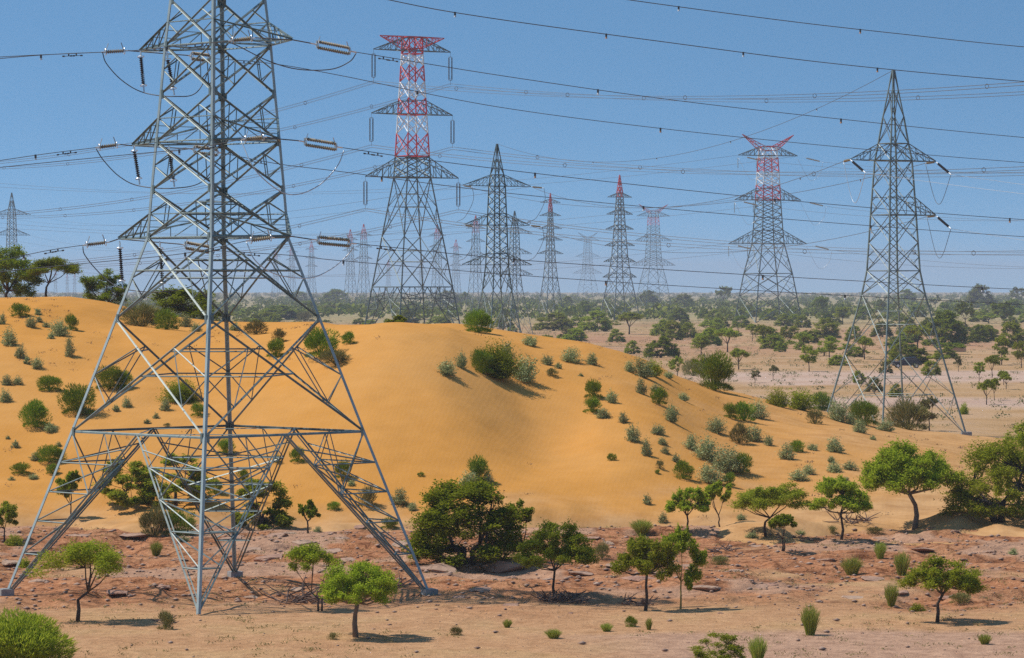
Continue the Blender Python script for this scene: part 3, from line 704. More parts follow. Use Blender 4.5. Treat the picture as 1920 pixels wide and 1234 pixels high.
JR = [('top', [(668, 100, 132), (655, 116, 132), (620, 130, 131.5), (560, 130, 131), (505, 115, 130.5), (450, 88, 130), (428, 78, 130)], 'wire'),
      ('middle', [(645, 282, 132.2), (632, 312, 132), (600, 346, 131.6), (560, 364, 131.2), (524, 358, 130.6), (478, 318, 130), (452, 264, 130.5)], 'bright_wire'),
      ('lowest', [(664, 462, 132), (650, 480, 132), (620, 505, 131.6), (580, 521, 131), (520, 515, 130.5), (480, 490, 130.2), (462, 454, 130.3)], 'bright_wire')]
for nme, rows, mt in JR: wire('%s slack jumper loop hanging at the right of the large pylon' % nme, smooth_path(px_path(rows), 10), 0.022, name='jumper_wire', mat=mt, group='jumper loops')
# earth wires that leave the top of the picture
wire('lower earth wire crossing the top of the sky to the right', carry_on(smooth_path(px_path([(430, -70, 131), (730, 0, 138), (913, 33, 143), (1240, 78, 151), (1560, 119, 160), (1920, 153, 168), (2400, 190, 182)]), 14)), 0.02, name='earth_wire',
     mark=[(13.5 + 9.5 * i, 'orange' if i % 2 else 'white') for i in range(4)])
wire('upper earth wire crossing the top right corner of the sky', carry_on(smooth_path(px_path([(430, -125, 135), (900, -42, 145), (1180, 0, 152), (1480, 40, 160), (1700, 65, 166), (1920, 88, 172), (2400, 130, 186)]), 14)), 0.02, name='earth_wire',
     mark=[(27 + 13 * i, 'orange' if i % 2 else 'white') for i in range(3)])

# quad bundles of the red and white pylon
ldir = Vector((-math.sin(math.radians(32)), math.cos(math.radians(32)), 0))      # line direction: away and to the left
nmz = ('top', 'middle', 'lowest')
for (i, sd), tp in P3T.items():
    low = tp - Vector((0, 0, 6.7))
    insulator('%s double insulator string under the %s arm of the flat-topped pylon' % (nmz[i], 'left' if sd < 0 else 'right'), tp, low, M['dark_porcelain'], 'hanging insulators of the flat-topped pylon', double=True, discs=24, rad=0.17, rings=True, fit='wire')
    for dr, wd in ((1, 'behind and left of'), (-1, 'right of')):
        root = empty('conductor_bundle', low, '%s %s four-wire bundle running %s the flat-topped pylon' % (nmz[i], 'left-arm' if sd < 0 else 'right-arm', wd), 'wire', 'bundles of the flat-topped pylon')
        cen = []
        for k in range(41):
            t = k / 40; c = low + ldir * (dr * 400 * t); c.z = low.z - 4 * 10.5 * t * (1 - t); cen.append(c)
        perp = ldir.cross(Vector((0, 0, 1)))
        mb = MB()
        for ox, oz in ((-.25, .25), (.25, .25), (.25, -.25), (-.25, -.25)):
            mb.tube([c + perp * ox + Vector((0, 0, oz)) for c in cen], 0.026, 4)
        mb.build('bundle_lattice', M['wire'], root)
        for k in range(3, 40, 4):
            m2 = MB(); m2.ring(cen[k] + ldir * random.uniform(-3, 3), ldir, 0.36, 0.05, 10, 4); m2.build('spacer_ring', M['wire'], root)

# line of the two pointed pylons
def span(a, b, sag, n=24): return [lerp(a, b, k / n) - Vector((0, 0, 4 * sag * (k / n) * (1 - k / n))) for k in range(n + 1)]
def strain(label, tip, dirv, ln, mat, group): q = tip + dirv.normalized() * ln; insulator(label, tip, q, M[mat], group, discs=12, rad=0.11, rings=False); return q
GS = 'insulators of the pointed pylons'
wire('thin earth wire between the tips of the two pointed pylons', span(P2TOP, T930['top'], 4.5), 0.02, name='earth_wire', mark=[(20 + 26 * i, 'white') for i in range(5)])
for key, nme, tk in (((0, -1), 'upper left', (0, 1)), ((0, 1), 'upper right', (0, -1)), ((1, 1), 'lower right', (1, 1))):
    tp = P2T[key]; d = T930[tk] - tp
    q = strain('%s orange-brown insulator of the grey pylon pointing toward the dark pylon' % nme, tp, d + Vector((0, 0, -6)), 2.1, 'tan_porcelain', GS)
    wire('%s conductor strung from the grey pylon to the dark pointed pylon' % nme, span(q, T930[tk], 3.2), 0.022, group='conductors between the pointed pylons', mark=[(14, 'orange')])
    q2 = strain('%s dark insulator of the grey pylon slanting down to the right' % nme, tp, Vector((0.75, -1.6, -0.85)), 2.6, 'dark_porcelain', GS)
    far = q2 + Vector((90, -150, -5)); wire('%s conductor leaving the grey pylon toward the right edge' % nme, span(q2, far, 4), 0.016, mat='bright_wire', group='conductors right of the grey pylon')
    mid = (q + q2) / 2 - Vector((0, 0, 2.9)); wire('%s drooping jumper loop under the grey pylon arm' % nme, smooth_path([q, lerp(q, mid, .6) - Vector((0, 0, .5)), mid, lerp(q2, mid, .6) - Vector((0, 0, .5)), q2], 8), 0.022, name='jumper_wire', mat='bright_wire' if key == (0, -1) else 'wire', group='jumpers of the grey pylon')
for i in range(2):
    for sd in (-1, 1):
        tp = T930[(i, sd)]; q = strain('%s %s brown insulator on the dark pointed pylon' % (nmz[i], 'left' if sd < 0 else 'right'), tp, Vector((0.9 * (1 if sd > 0 else 0.6), -0.9, -0.12)), 2.3, 'tan_porcelain' if sd > 0 else 'porcelain', GS)
        wire('%s %s hanging jumper tail on the dark pointed pylon' % (nmz[i], 'left' if sd < 0 else 'right'), smooth_path([q, q + Vector((0.1, 0, -1.6)), q + Vector((-0.9, 0, -3.6)), q + Vector((-1.9, 0, -4.2))], 8), 0.03, name='jumper_wire', group='jumpers of the dark pylon')
        b = Vector((T22[(i, sd)].x, T22[(i, sd)].y, T22[(i, sd)].z))
        wire('%s %s thin conductor from the dark pylon to the far left pylon' % (nmz[i], 'left' if sd < 0 else 'right'), span(tp, b, 4.5), 0.022, group='conductors to the far left pylon')
# Y-topped pylon: strings, jumpers and its spans
for (i, sd), tp in P4T.items():
    w = 'left' if sd < 0 else 'right'
    if sd < 0:
        for e in (0, 6.5):
            insulator('%s %s hanging insulator under the left arm of the red Y-topped pylon' % (nmz[i], 'outer' if e == 0 else 'inner'), tp + Vector((e, 2, 0)), tp + Vector((e, 2, -5.2)), M['far_steel'], 'insulators of the Y-topped pylon', discs=12, rad=0.16, rings=False)
    insulator('%s %s strain insulator of the red Y-topped pylon' % (nmz[i], w), tp + Vector((2, 0, -0.5)), tp + Vector((8.5, -3, -2.2)), M['tan_porcelain'], 'insulators of the Y-topped pylon', discs=14, rad=0.3, rings=False)
    q = tp + Vector((8.5, -3, -2.2))
    wire('%s %s jumper loop under the arm of the red Y-topped pylon' % (nmz[i], w), smooth_path([q, q + Vector((-1.0, 0, -4.2)), q + Vector((-4.5, 0, -6.2)), tp + Vector((0, 0, -1))], 8), 0.05, name='jumper_wire', mat='bright_wire', group='jumpers of the Y-topped pylon')
    wire('%s %s conductor leaving the red Y-topped pylon to the right' % (nmz[i], w), span(q, q + Vector((190, -240, 4)), 9), 0.045, group='conductors of the Y-topped pylon')
    wire('%s %s conductor leaving the red Y-topped pylon to the left' % (nmz[i], w), span(tp, tp + Vector((-330, 150, -2)), 10), 0.045, group='conductors of the Y-topped pylon')

# ------------------------------------------------------------------ plants
def unit(n): v = rng.normal(size=(n, 3)); return v / np.linalg.norm(v, axis=1, keepdims=True)

def leaf_quads(C, s, asp=0.5, up=0.0):
    n = len(C); u = unit(n); r = unit(n); nrm = r; nrm[:, 2] += up; nrm /= np.linalg.norm(nrm, axis=1, keepdims=True)
    u = u - nrm * np.sum(u * nrm, 1, keepdims=True); u /= np.linalg.norm(u, axis=1, keepdims=True) + 1e-9
    v = np.cross(nrm, u); s = s * rng.uniform(0.6, 1.3, (n, 1))
    V = np.stack([C - u * s, C + v * s * asp, C + u * s, C - v * s * asp], 1).reshape(-1, 3)
    return V, np.arange(4 * n).reshape(n, 4)

def tree_meshes(seed, style='umbrella', ncl=26, per=382, ls=0.0150, lean=0.0, fork=0.3, trunk=0.028, multi=1, asp=1.0, hole=0.0):
    """trunk and crown in a unit box: width 1, height 1, foot at the origin. asp = width/height, so that clumps stay round"""
    global rng
    keep = rng; rng = np.random.default_rng(seed); rd = random.Random(seed)
    cl = []
    tries = 0
    macro = []
    for _ in range(max(5, ncl // (4 if style == 'round' else 3))):
        v = Vector((rd.gauss(0, 1), rd.gauss(0, 1), rd.gauss(0.35 if style == 'round' else 0.1, 0.8))).normalized(); macro.append(v)
    while len(cl) < ncl and tries < 4000:
        tries += 1
        a = rd.uniform(0, 2 * math.pi); r = math.sqrt(rd.random())
        lob = 0.78 + 0.22 * math.sin(a * 2 + seed) * math.cos(a + seed * 1.7)
        if style == 'umbrella':
            rr = 0.42 * r * lob; z = 0.70 + 0.20 * (1 - r * r) + rd.uniform(-0.10, 0.06); rad = (rd.uniform(0.07, 0.12), rd.uniform(0.05, 0.08))
        elif style == 'round':
            ph = rd.uniform(-0.75, 1.0); rr = 0.40 * math.sqrt(max(0, 1 - ph * ph)) * (0.5 + 0.5 * r) * lob + 0.02; z = 0.56 + 0.36 * ph; rad = (rd.uniform(0.09, 0.14), rd.uniform(0.08, 0.13))
        elif style == 'bush':
            ph = rd.random(); rr = 0.42 * math.sqrt(max(0, 1 - ph * ph * 0.8)) * (0.35 + 0.65 * r) * lob; z = 0.14 + 0.72 * ph * (1 - 0.35 * r); rad = (rd.uniform(0.08, 0.14), rd.uniform(0.08, 0.14))
        else:  # open: uneven tiers
            rr = 0.42 * r * lob; z = rd.choice((0.45, 0.58, 0.72, 0.84, 0.9)) + rd.uniform(-0.05, 0.05); rr *= 1.15 - 0.55 * abs(z - 0.62) / 0.3 * 0.6; rad = (rd.uniform(0.07, 0.12), rd.uniform(0.05, 0.09))
        if style == 'dome':
            rr = 0.44 * r * (0.86 + 0.14 * lob); z = 0.44 + 0.46 * math.sqrt(max(0, 1 - r * r)) * rd.uniform(0.2, 1.0) + rd.uniform(-.03, .04); rad = (rd.uniform(0.055, 0.10), rd.uniform(0.045, 0.08))
        if style == 'mound':
            el = rd.random() ** 1.35; rr = 0.43 * math.sqrt(max(0, 1 - el * el)) * (0.55 + 0.45 * r) * (0.8 + 0.2 * lob); z = 0.10 + 0.80 * el + rd.uniform(-.05, .06); rad = (rd.uniform(0.06, 0.11), rd.uniform(0.055, 0.10))
        if style in ('round', 'bush'):
            v = rd.choice(macro) + Vector((rd.gauss(0, .34), rd.gauss(0, .34), rd.gauss(0, .34))); v = v / max(1.0, v.length) * rd.uniform(0.62, 1.0)
            zc, zr = (0.60, 0.34) if style == 'round' else (0.48, 0.42)
            rr = math.hypot(v.x, v.y) * 0.43; a = math.atan2(v.y, v.x); z = zc + zr * v.z; rad = (rd.uniform(0.055, 0.10), rd.uniform(0.05, 0.085))
        c = Vector((rr * math.cos(a) + lean * (z - 0.3), rr * math.sin(a), z))
        if any((Vector(((c.x - d.x), (c.y - d.y), (c.z - d.z) * 1.4))).length < 0.075 for d, _ in cl): continue
        cl.append((c, rad))
    C = []
    for c, (rh, rv) in cl:
        nsp = max(4, per // 14)
        sc = unit(nsp) * (rng.random((nsp, 1)) ** 0.4); sc[:, 2] = sc[:, 2] * 0.9
        sc = np.array(c) + sc * np.array((rh, rh, rv))
        k = per // nsp
        pts = np.repeat(sc, k, 0) + rng.normal(size=(nsp * k, 3)) * np.array((0.028, 0.028, 0.02)) * (rh / 0.1)
        C.append(pts)
        for _ in range(3):      # loose twigs that break the outline
            d = Vector((c.x, c.y, (c.z - 0.5) * 1.2)) + Vector((rd.gauss(0, .2), rd.gauss(0, .2), rd.gauss(.12, .15))); d.normalize()
            t = np.linspace(0.4, 1.0, 9)[:, None] * rd.uniform(1.0, 1.75); C.append(np.array(c) + np.array(d) * t * np.array((rh, rh, rv)) + rng.normal(size=(9, 3)) * 0.008)
    C = np.concatenate(C); C[:, 2] = np.clip(C[:, 2], 0.02, 1.02)
    V, Fq = leaf_quads(C, ls, 0.5, 1.0)
    crown = np_mesh('crown', V, Fq)
    # limbs
    trunk *= 0.78; mb = MB(); bases = []
    for m in range(multi):
        ox = (m - (multi - 1) / 2) * 0.05; bend = rd.uniform(-0.05, 0.05)
        fk = Vector((lean * 0.35 + bend + ox * 2.2, rd.uniform(-0.03, 0.03), fork * rd.uniform(0.85, 1.1)))
        mb.tube([Vector((ox, 0, -0.03)), Vector((ox * 1.2 + bend * 0.9, 0, fork * 0.4)), Vector((ox + bend * 0.4, 0, fork * 0.7)), fk], [trunk * 1.25, trunk, trunk * 0.85, trunk * 0.8], 7); bases.append(fk)
    nm_ = min(6, max(3, len(cl) // 5)); mains = rd.sample(cl, nm_); ends = []
    for c, _ in mains:
        fk = min(bases, key=lambda b: (b - c).length)
        mid = lerp(fk, c, 0.5) + Vector((rd.uniform(-.03, .03), rd.uniform(-.03, .03), -0.04))
        mb.tube([fk, mid, c], [trunk * 0.6, trunk * 0.42, trunk * 0.2], 5); ends += [mid, lerp(mid, c, 0.5)]
    for c, _ in cl:
        e = min(ends, key=lambda b: (b - c).length); m1 = lerp(e, c, 0.5) + Vector((rd.uniform(-.02, .02), rd.uniform(-.02, .02), -0.02))
        mb.tube([e, m1, c], [trunk * 0.28, trunk * 0.18, trunk * 0.06], 4)
    tm = bpy.data.meshes.new('trunk'); tm.from_pydata([tuple(v) for v in mb.v], [], mb.f); tm.update(); tm.polygons.foreach_set('use_smooth', np.ones(len(tm.polygons), dtype=bool))
    rng = keep
    return tm, crown

def broom_mesh(seed, n=420, wd=0.011, droop=0.25, spread=1.0, flare=False):
    global rng
    keep = rng; rng = np.random.default_rng(seed)
    a = rng.uniform(0, 2 * math.pi, n); q = rng.random(n) ** 0.5 * spread
    base = np.stack([np.cos(a) * q * 0.16, np.sin(a) * q * 0.16, np.full(n, -0.04)], 1)
    lob = 0.9 + 0.14 * np.sin(a * 3 + seed) * np.sin(a * 2 + 1.3 * seed)
    ht = (np.sqrt(np.clip(1 - (q * 0.93) ** 2.4, 0.03, 1)) * rng.uniform(0.6, 1.04, n))
    if flare: ht = (1 - 0.3 * q ** 2) * rng.uniform(0.62, 1.05, n)
    tip = np.stack([np.cos(a) * q * 0.5 * lob, np.sin(a) * q * 0.5 * lob, ht], 1) + rng.normal(size=(n, 3)) * 0.03
    mid = base * 0.4 + tip * 0.6; mid[:, 2] += droop * 0.3 * q; mid[:, :2] *= 0.86
    d = tip - base; sd = np.cross(d, unit(n)); sd /= np.linalg.norm(sd, axis=1, keepdims=True) + 1e-9
    w = wd * rng.uniform(0.6, 1.3, (n, 1))
    V = np.stack([base - sd * w * 0.6, base + sd * w * 0.6, mid + sd * w, mid - sd * w, tip + sd * w * 0.25, tip - sd * w * 0.25], 1).reshape(-1, 3)
    i = np.arange(n)[:, None] * 6
    Fq = np.concatenate([i + np.array([[0, 1, 2, 3]]), i + np.array([[3, 2, 4, 5]])])
    # short side twigs in the upper half
    k = n * 2; j = rng.integers(0, n, k); t = rng.uniform(0.15, 0.9, (k, 1)); P0 = mid[j] * (1 - t) + tip[j] * t
    tw = d[j] / (np.linalg.norm(d[j], axis=1, keepdims=True) + 1e-9) + unit(k) * 0.55; ln = rng.uniform(0.07, 0.16, (k, 1)); P1 = P0 + tw * ln
    s2 = np.cross(tw, unit(k)); s2 /= np.linalg.norm(s2, axis=1, keepdims=True) + 1e-9; w2 = wd * 0.6
    V2 = np.stack([P0 - s2 * w2, P0 + s2 * w2, P1 + s2 * w2 * 0.4, P1 - s2 * w2 * 0.4], 1).reshape(-1, 3)
    F2 = np.arange(4 * k).reshape(k, 4) + len(V)
    V = np.concatenate([V, V2]); V[:, 2] = np.clip(V[:, 2], -0.05, 1.15)
    me = np_mesh('foliage', V, np.concatenate([Fq, F2])); rng = keep; return me

def feather_mesh(seed, n=1500, wd=0.012, ln=(0.10, 0.24)):
    """rounded bush of many fine upright sprays, with stems inside"""
    global rng
    keep = rng; rng = np.random.default_rng(seed)
    m = 9; mc = unit(m); mc[:, 2] = np.abs(mc[:, 2]) * 0.8; mc = mc * np.array((0.27, 0.27, 0.42)) + np.array((0, 0, 0.26)); mc[0] = (0, 0, 0.5)
    mr = rng.uniform(0.16, 0.27, m); j = rng.integers(0, m, n)
    d = unit(n) * (rng.random((n, 1)) ** 0.3); P0 = mc[j] + d * mr[j][:, None] * np.array((1, 1, 1.1)); P0[:, 2] = np.maximum(P0[:, 2], 0.0)
    k = n // 6; P0[:k] = unit(k) * np.array((0.36, 0.36, 0.12)) ; P0[:k, 2] = np.abs(P0[:k, 2])
    dr = P0 * np.array((1.0, 1.0, 0.35)) + np.array((0, 0, 0.32)) + rng.normal(size=(n, 3)) * 0.14; dr /= np.linalg.norm(dr, axis=1, keepdims=True)
    L_ = rng.uniform(*ln, (n, 1)); P1 = P0 + dr * L_
    sd = np.cross(dr, unit(n)); sd /= np.linalg.norm(sd, axis=1, keepdims=True) + 1e-9; w = wd * rng.uniform(0.6, 1.3, (n, 1))
    M_ = (P0 + P1) / 2
    V = np.stack([P0, M_ + sd * w, P1, M_ - sd * w], 1).reshape(-1, 3); Fq = np.arange(4 * n).reshape(n, 4)
    q = 60; e = mc[rng.integers(0, m, q)] + rng.normal(size=(q, 3)) * 0.1; b = np.zeros((q, 3)); b[:, 2] = -0.04; sd = np.cross(e - b, unit(q)); sd /= np.linalg.norm(sd, axis=1, keepdims=True) + 1e-9
    V2 = np.stack([b - sd * 0.008, b + sd * 0.008, e + sd * 0.004, e - sd * 0.004], 1).reshape(-1, 3); F2 = np.arange(4 * q).reshape(q, 4) + len(V)
    V = np.concatenate([V, V2]); V[:, 2] = np.clip(V[:, 2], -0.04, 1.05)
    me = np_mesh('foliage', V, np.concatenate([Fq, F2])); rng = keep; return me

def sage_mesh(seed, nsp=90, per=24, ls=0.0480):
    global rng
    keep = rng; rng = np.random.default_rng(seed)
    d = unit(nsp); d[:, 2] = np.abs(d[:, 2]) * 0.95 + 0.04
    a = np.arctan2(d[:, 1], d[:, 0]); lob = 0.86 + 0.16 * np.sin(a * 2 + seed) * np.cos(a * 3 + seed * 0.7)
    ends = d * np.stack([0.46 * lob, 0.46 * lob, 0.9 * (0.8 + 0.2 * lob)], 1) * rng.uniform(0.62, 1.06, (nsp, 1))
    t = rng.uniform(0.5, 1.0, (nsp, per, 1)); C = (ends[:, None, :] * t + rng.normal(size=(nsp, per, 3)) * 0.035).reshape(-1, 3)
    C[:, 2] = np.maximum(C[:, 2], 0.01)
    V, Fq = leaf_quads(C, ls, 0.45, 0.1)
    # bare stems low down
    n = nsp; sd = np.cross(ends, unit(n)); sd /= np.linalg.norm(sd, axis=1, keepdims=True) + 1e-9
    b = np.zeros((n, 3)); b[:, 2] = -0.03; e = ends * 0.8
    V2 = np.stack([b - sd * 0.008, b + sd * 0.008, e + sd * 0.004, e - sd * 0.004], 1).reshape(-1, 3); F2 = np.arange(4 * n).reshape(n, 4) + len(V)
    me = np_mesh('foliage', np.concatenate([V, V2]), np.concatenate([Fq, F2])); rng = keep; return me

PROTO = {}
def shrub_proto(kind, lod, var):
    key = (kind, lod, var)
    if key not in PROTO:
        sd = 100 + var * 13 + lod * 7
        if kind == 'broom': me = feather_mesh(sd, (5200, 2000, 850)[lod], (0.007, 0.011, 0.017)[lod], ((0.05, 0.13), (0.08, 0.19), (0.1, 0.24))[lod]); mt = M['leaf_broom']
        elif kind == 'olive': me = feather_mesh(sd + 1, (2400, 1300, 650)[lod], (0.008, 0.011, 0.016)[lod]); mt = M['leaf_olive']
        elif kind == 'tuft': me = broom_mesh(sd + 2, (520, 360, 200)[lod], (0.007, 0.009, 0.014)[lod], 0.0, 0.9, True); mt = M['leaf_grass']
        elif kind == 'rounded': me = sage_mesh(sd + 6, (420, 260, 120)[lod], 20, (0.016, 0.022, 0.034)[lod]); mt = M['leaf_dark']
        elif kind == 'green': me = sage_mesh(sd + 4, (150, 110, 60)[lod], 18, (0.026, 0.034, 0.05)[lod]); mt = M['leaf_acacia']
        else: me = sage_mesh(sd + 3, (130, 95, 55)[lod], 16, (0.026, 0.034, 0.052)[lod]); mt = M['leaf_sage']
        me.materials.append(mt); PROTO[key] = me
    return PROTO[key]

KINDS = {'B': ('broom', 'broom_shrub', 'dark green wispy broom shrub'), 'O': ('olive', 'olive_shrub', 'olive-brown wispy shrub'),
         'S': ('sage', 'sage_shrub', 'grey-green leafy shrub'), 'T': ('tuft', 'grass_tuft', 'yellow-green upright grass tuft'), 'R': ('rounded', 'round_shrub', 'dark green dense rounded bush'), 'G': ('green', 'green_shrub', 'bright green leafy bush')}
PLACED = []
def shrub(px, py, w, h, k, P=None):
    kind, name, lab = KINDS[k]; P = P or hit(px, py); m_ = 1.28 if k == 'S' and 1280 < px < 1430 and 780 < py < 925 else 1.0; w *= m_; h *= m_ ** 0.5; sc = P.y / F
    lod = 0 if w > 44 else 1 if w > 20 else 2
    o = bpy.data.objects.new(name, shrub_proto(kind, lod, random.randrange(4))); COL.objects.link(o)
    o.location = P - Vector((0, 0, 0.03)); o.rotation_euler = (0, 0, random.uniform(0, 6.28)); kw_ = 1.15 if k in 'BO' else 1.25; o.scale = (w * sc * kw_, w * sc * kw_, h * sc * 1.1)
    PLACED.append([o, px, py, w, h, k, lab]); return o

SHRUBS = '''5,608,16,28,S 39,593,36,28,B 71,590,18,17,S 58,613,28,28,S 74,604,18,15,S 18,647,34,44,S 112,630,50,40,S 133,619,26,34,B 86,613,18,13,S 95,635,18,14,S
130,668,26,44,S 38,671,26,34,S 51,682,18,20,S 70,691,28,30,S 13,722,28,24,S 33,721,24,22,S 94,732,46,34,B 10,753,30,32,S 148,776,66,66,B 160,777,20,18,S 205,729,54,52,B 232,727,32,36,B
68,800,54,60,B 95,810,28,24,S 238,763,22,26,S 217,771,20,16,S 310,769,26,30,S 340,753,84,54,R 372,780,30,28,B 292,784,16,14,S 275,794,16,12,S 314,801,14,10,O
265,612,66,50,O 313,618,44,44,B 348,612,34,30,S 368,622,26,24,S 440,620,26,22,S 479,627,40,30,O 524,641,26,28,O 517,669,36,38,B 603,670,66,62,B 655,644,28,26,B 630,683,54,30,O
572,603,36,22,O 28,839,20,18,S 15,823,12,9,S 110,837,16,12,S 95,866,50,38,B 68,862,30,18,S 98,888,24,22,B 40,888,38,24,B 62,898,24,14,S 21,900,16,10,S
27,1023,40,28,G 335,1003,64,54,B 290,1006,52,62,O 293,1042,28,26,T 46,1063,32,24,G 422,852,36,34,B 520,868,16,18,B 558,866,28,32,B 643,897,32,38,B 660,910,18,14,S 688,951,38,44,O
750,946,42,36,S 774,957,22,22,S 625,955,24,18,B 596,998,22,14,S 729,990,32,22,B 455,901,26,24,B 403,926,28,34,B 789,893,12,10,B
932,708,100,80,R 905,700,46,54,B 985,714,62,64,S 948,690,50,62,S 838,703,44,38,S 865,690,26,42,S 897,623,52,50,B 994,648,36,27,S 834,605,30,14,O 1026,684,30,26,S 1048,691,16,16,S
1070,679,46,36,S 1110,683,30,26,S 1036,706,22,18,O 1089,705,12,8,S 1113,746,36,38,B 1110,773,34,32,B 1131,783,34,22,S 1147,755,26,32,S 1168,792,26,24,S 1186,827,34,44,S
1212,854,26,42,S 1233,814,34,26,S 1242,833,24,18,S 1247,850,22,17,S 1147,863,16,16,B 1205,707,56,46,S 1181,698,28,28,S 1224,704,40,42,G 1202,738,28,34,S 1228,735,26,20,S 1235,758,32,36,B
1259,791,34,46,S 1281,751,30,18,S 1253,709,26,18,S 1237,879,18,18,O 1233,888,12,10,B 1267,866,20,20,S 1281,898,36,40,B 1330,905,50,44,S 1367,911,24,28,B 1364,884,60,56,S 1325,862,48,52,S
1296,842,28,30,S 1342,811,40,34,S 1368,784,28,32,B 1395,789,44,40,B 1420,784,40,38,S 1385,831,34,42,O 1412,827,38,36,S 1441,835,22,28,S 1390,887,36,44,B 1475,861,38,36,S 1494,847,26,26,B
1524,844,26,18,S 1565,847,42,36,S 1497,900,44,26,S 1516,889,30,24,S 1565,885,34,28,S 1593,881,36,22,S 1558,867,20,16,S 1586,904,18,14,S 1528,795,28,32,O 1637,825,16,12,S
1572,790,54,56,S 1622,797,58,56,B 1596,796,26,26,S 1612,811,36,30,S 1213,945,20,24,S 1243,980,22,26,S 895,906,44,56,B 880,912,44,42,S 915,908,30,34,S 1458,762,56,42,G 1500,768,72,50,G
1540,770,50,40,B 1704,806,68,62,O 1660,808,40,30,S 1807,777,22,28,G 1338,732,80,80,B 1300,705,40,34,O
1651,1048,26,32,T 1598,1079,44,34,T 1691,1079,36,42,T 1671,1136,30,40,T 1720,1146,36,20,G 1519,1191,40,54,T 1183,1175,22,24,B 1217,1181,16,22,T 1350,1059,32,20,O 1204,1001,46,26,T
1137,1184,28,16,T 1038,1197,36,18,T 951,1177,20,16,T 856,1191,22,20,O 623,1199,20,16,O 1129,1046,28,32,O 1421,1241,40,46,T 1846,1208,28,20,T 1280,1030,40,20,T 1500,1003,26,14,S
1410,1008,30,16,S 1900,1040,24,16,S 1800,1130,40,22,O 310,1180,30,40,O 1640,1000,30,14,O 1390,975,22,18,S 345,1015,30,14,S 1560,1000,20,16,O'''
for tok in SHRUBS.split():
    a = tok.split(','); shrub(*[float(x) for x in a[:4]], a[4])

# --- individual trees: px, foot row, crown width, total height (px), style ...
def tree(name, label, px, py, w, h, seed, style='umbrella', leaf='leaf_acacia', bark='bark', P=None, group=None, **kw):
    P = P or hit(px, py); sc = P.y / F; w *= 1.12; h *= 1.04
    root = empty(name, P, label, 'tree', group)
    tm, cm = tree_meshes(seed, style, **kw)
    tm.materials.append(M[bark]); cm.materials.append(M[leaf])
    link('trunk', tm, None, root); link('crown', cm, None, root)
    root.scale = (w * sc, w * sc, h * sc); return root

tree('acacia_tree', 'round green acacia with a leaning pale trunk at the foot of the dune', 1714, 992, 172, 172, 31, 'dome', 'leaf_bright', 'pale_bark', ncl=78, per=535, ls=0.0122, fork=0.36, trunk=0.032, lean=-0.22)
tree('acacia_tree', 'broad spreading green tree at the right photo edge beside the dune foot', 1872, 978, 200, 150, 32, 'mound', 'leaf_bright', 'bark', ncl=80, per=420, ls=0.0112, fork=0.25, trunk=0.035, multi=2)
tree('acacia_tree', 'tall leafy crown rising behind the spreading tree at the right photo edge', 1912, 972, 116, 156, 33, 'mound', 'leaf_bright', 'bark', ncl=32, per=420, ls=0.0150, P=hit(1912, 955))
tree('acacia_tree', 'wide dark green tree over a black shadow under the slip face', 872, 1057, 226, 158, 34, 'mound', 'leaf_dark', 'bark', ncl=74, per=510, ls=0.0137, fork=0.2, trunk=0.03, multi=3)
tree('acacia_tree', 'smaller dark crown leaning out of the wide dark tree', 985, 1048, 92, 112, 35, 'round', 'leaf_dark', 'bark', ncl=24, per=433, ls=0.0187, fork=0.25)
tree('acacia_tree', 'green tree with a black slender trunk on a mound of dry branches', 1040, 1123, 148, 146, 36, 'dome', 'leaf_acacia', 'bark', ncl=60, per=484, ls=0.0131, fork=0.36, trunk=0.02, lean=0.06)
tree('acacia_tree', 'bright acacia on a pale trunk in the sand before the pylon foot', 667, 1195, 160, 152, 37, 'dome', 'leaf_bright', 'pale_bark', ncl=51, per=535, ls=0.0126, fork=0.40, trunk=0.036, lean=0.1)
tree('acacia_tree', 'thin bright acacia on crooked stems behind the pale-trunked acacia', 600, 1146, 116, 124, 38, 'umbrella', 'leaf_bright', 'bark', ncl=22, per=459, ls=0.0159, fork=0.25, trunk=0.018, multi=2, lean=-0.2)
tree('acacia_tree', 'flat-crowned acacia with forked dark trunk between the left pylon legs', 145, 1166, 190, 150, 39, 'umbrella', 'leaf_bright', 'bark', ncl=34, per=459, ls=0.0108, fork=0.38, trunk=0.022, lean=0.22)
tree('acacia_tree', 'bright acacia with a forked trunk alone near the track', 1757, 1167, 146, 126, 40, 'dome', 'leaf_bright', 'bark', ncl=48, per=484, ls=0.0136, fork=0.38, trunk=0.026, lean=0.14)
tree('acacia_tree', 'green tree with twisted reddish trunk beside the dry wood', 1210, 1145, 114, 152, 41, 'dome', 'leaf_acacia', 'bark', ncl=45, per=484, ls=0.0154, fork=0.42, trunk=0.03)
tree('acacia_tree', 'green tree on a bare yellow stem right of the twisted tree', 1276, 1142, 92, 152, 42, 'round', 'leaf_acacia', 'yellow_bark', ncl=26, per=484, ls=0.0187, fork=0.34, trunk=0.022)
tree('acacia_tree', 'small yellow-green acacia at the dune foot, left one of two joined crowns', 1291, 996, 82, 84, 43, 'dome', 'leaf_bright', 'bark', ncl=36, per=382, ls=0.0206, fork=0.3)
tree('acacia_tree', 'small bushy acacia at the dune foot, right one of two joined crowns', 1350, 989, 58, 86, 44, 'round', 'leaf_acacia', 'bark', ncl=20, per=382, ls=0.0281, fork=0.25)
tree('acacia_tree', 'umbrella acacia with a bent trunk at the dune foot left of its twin', 1436, 1006, 146, 110, 45, 'dome', 'leaf_acacia', 'bark', ncl=48, per=433, ls=0.0131, fork=0.34, lean=0.18, trunk=0.02)
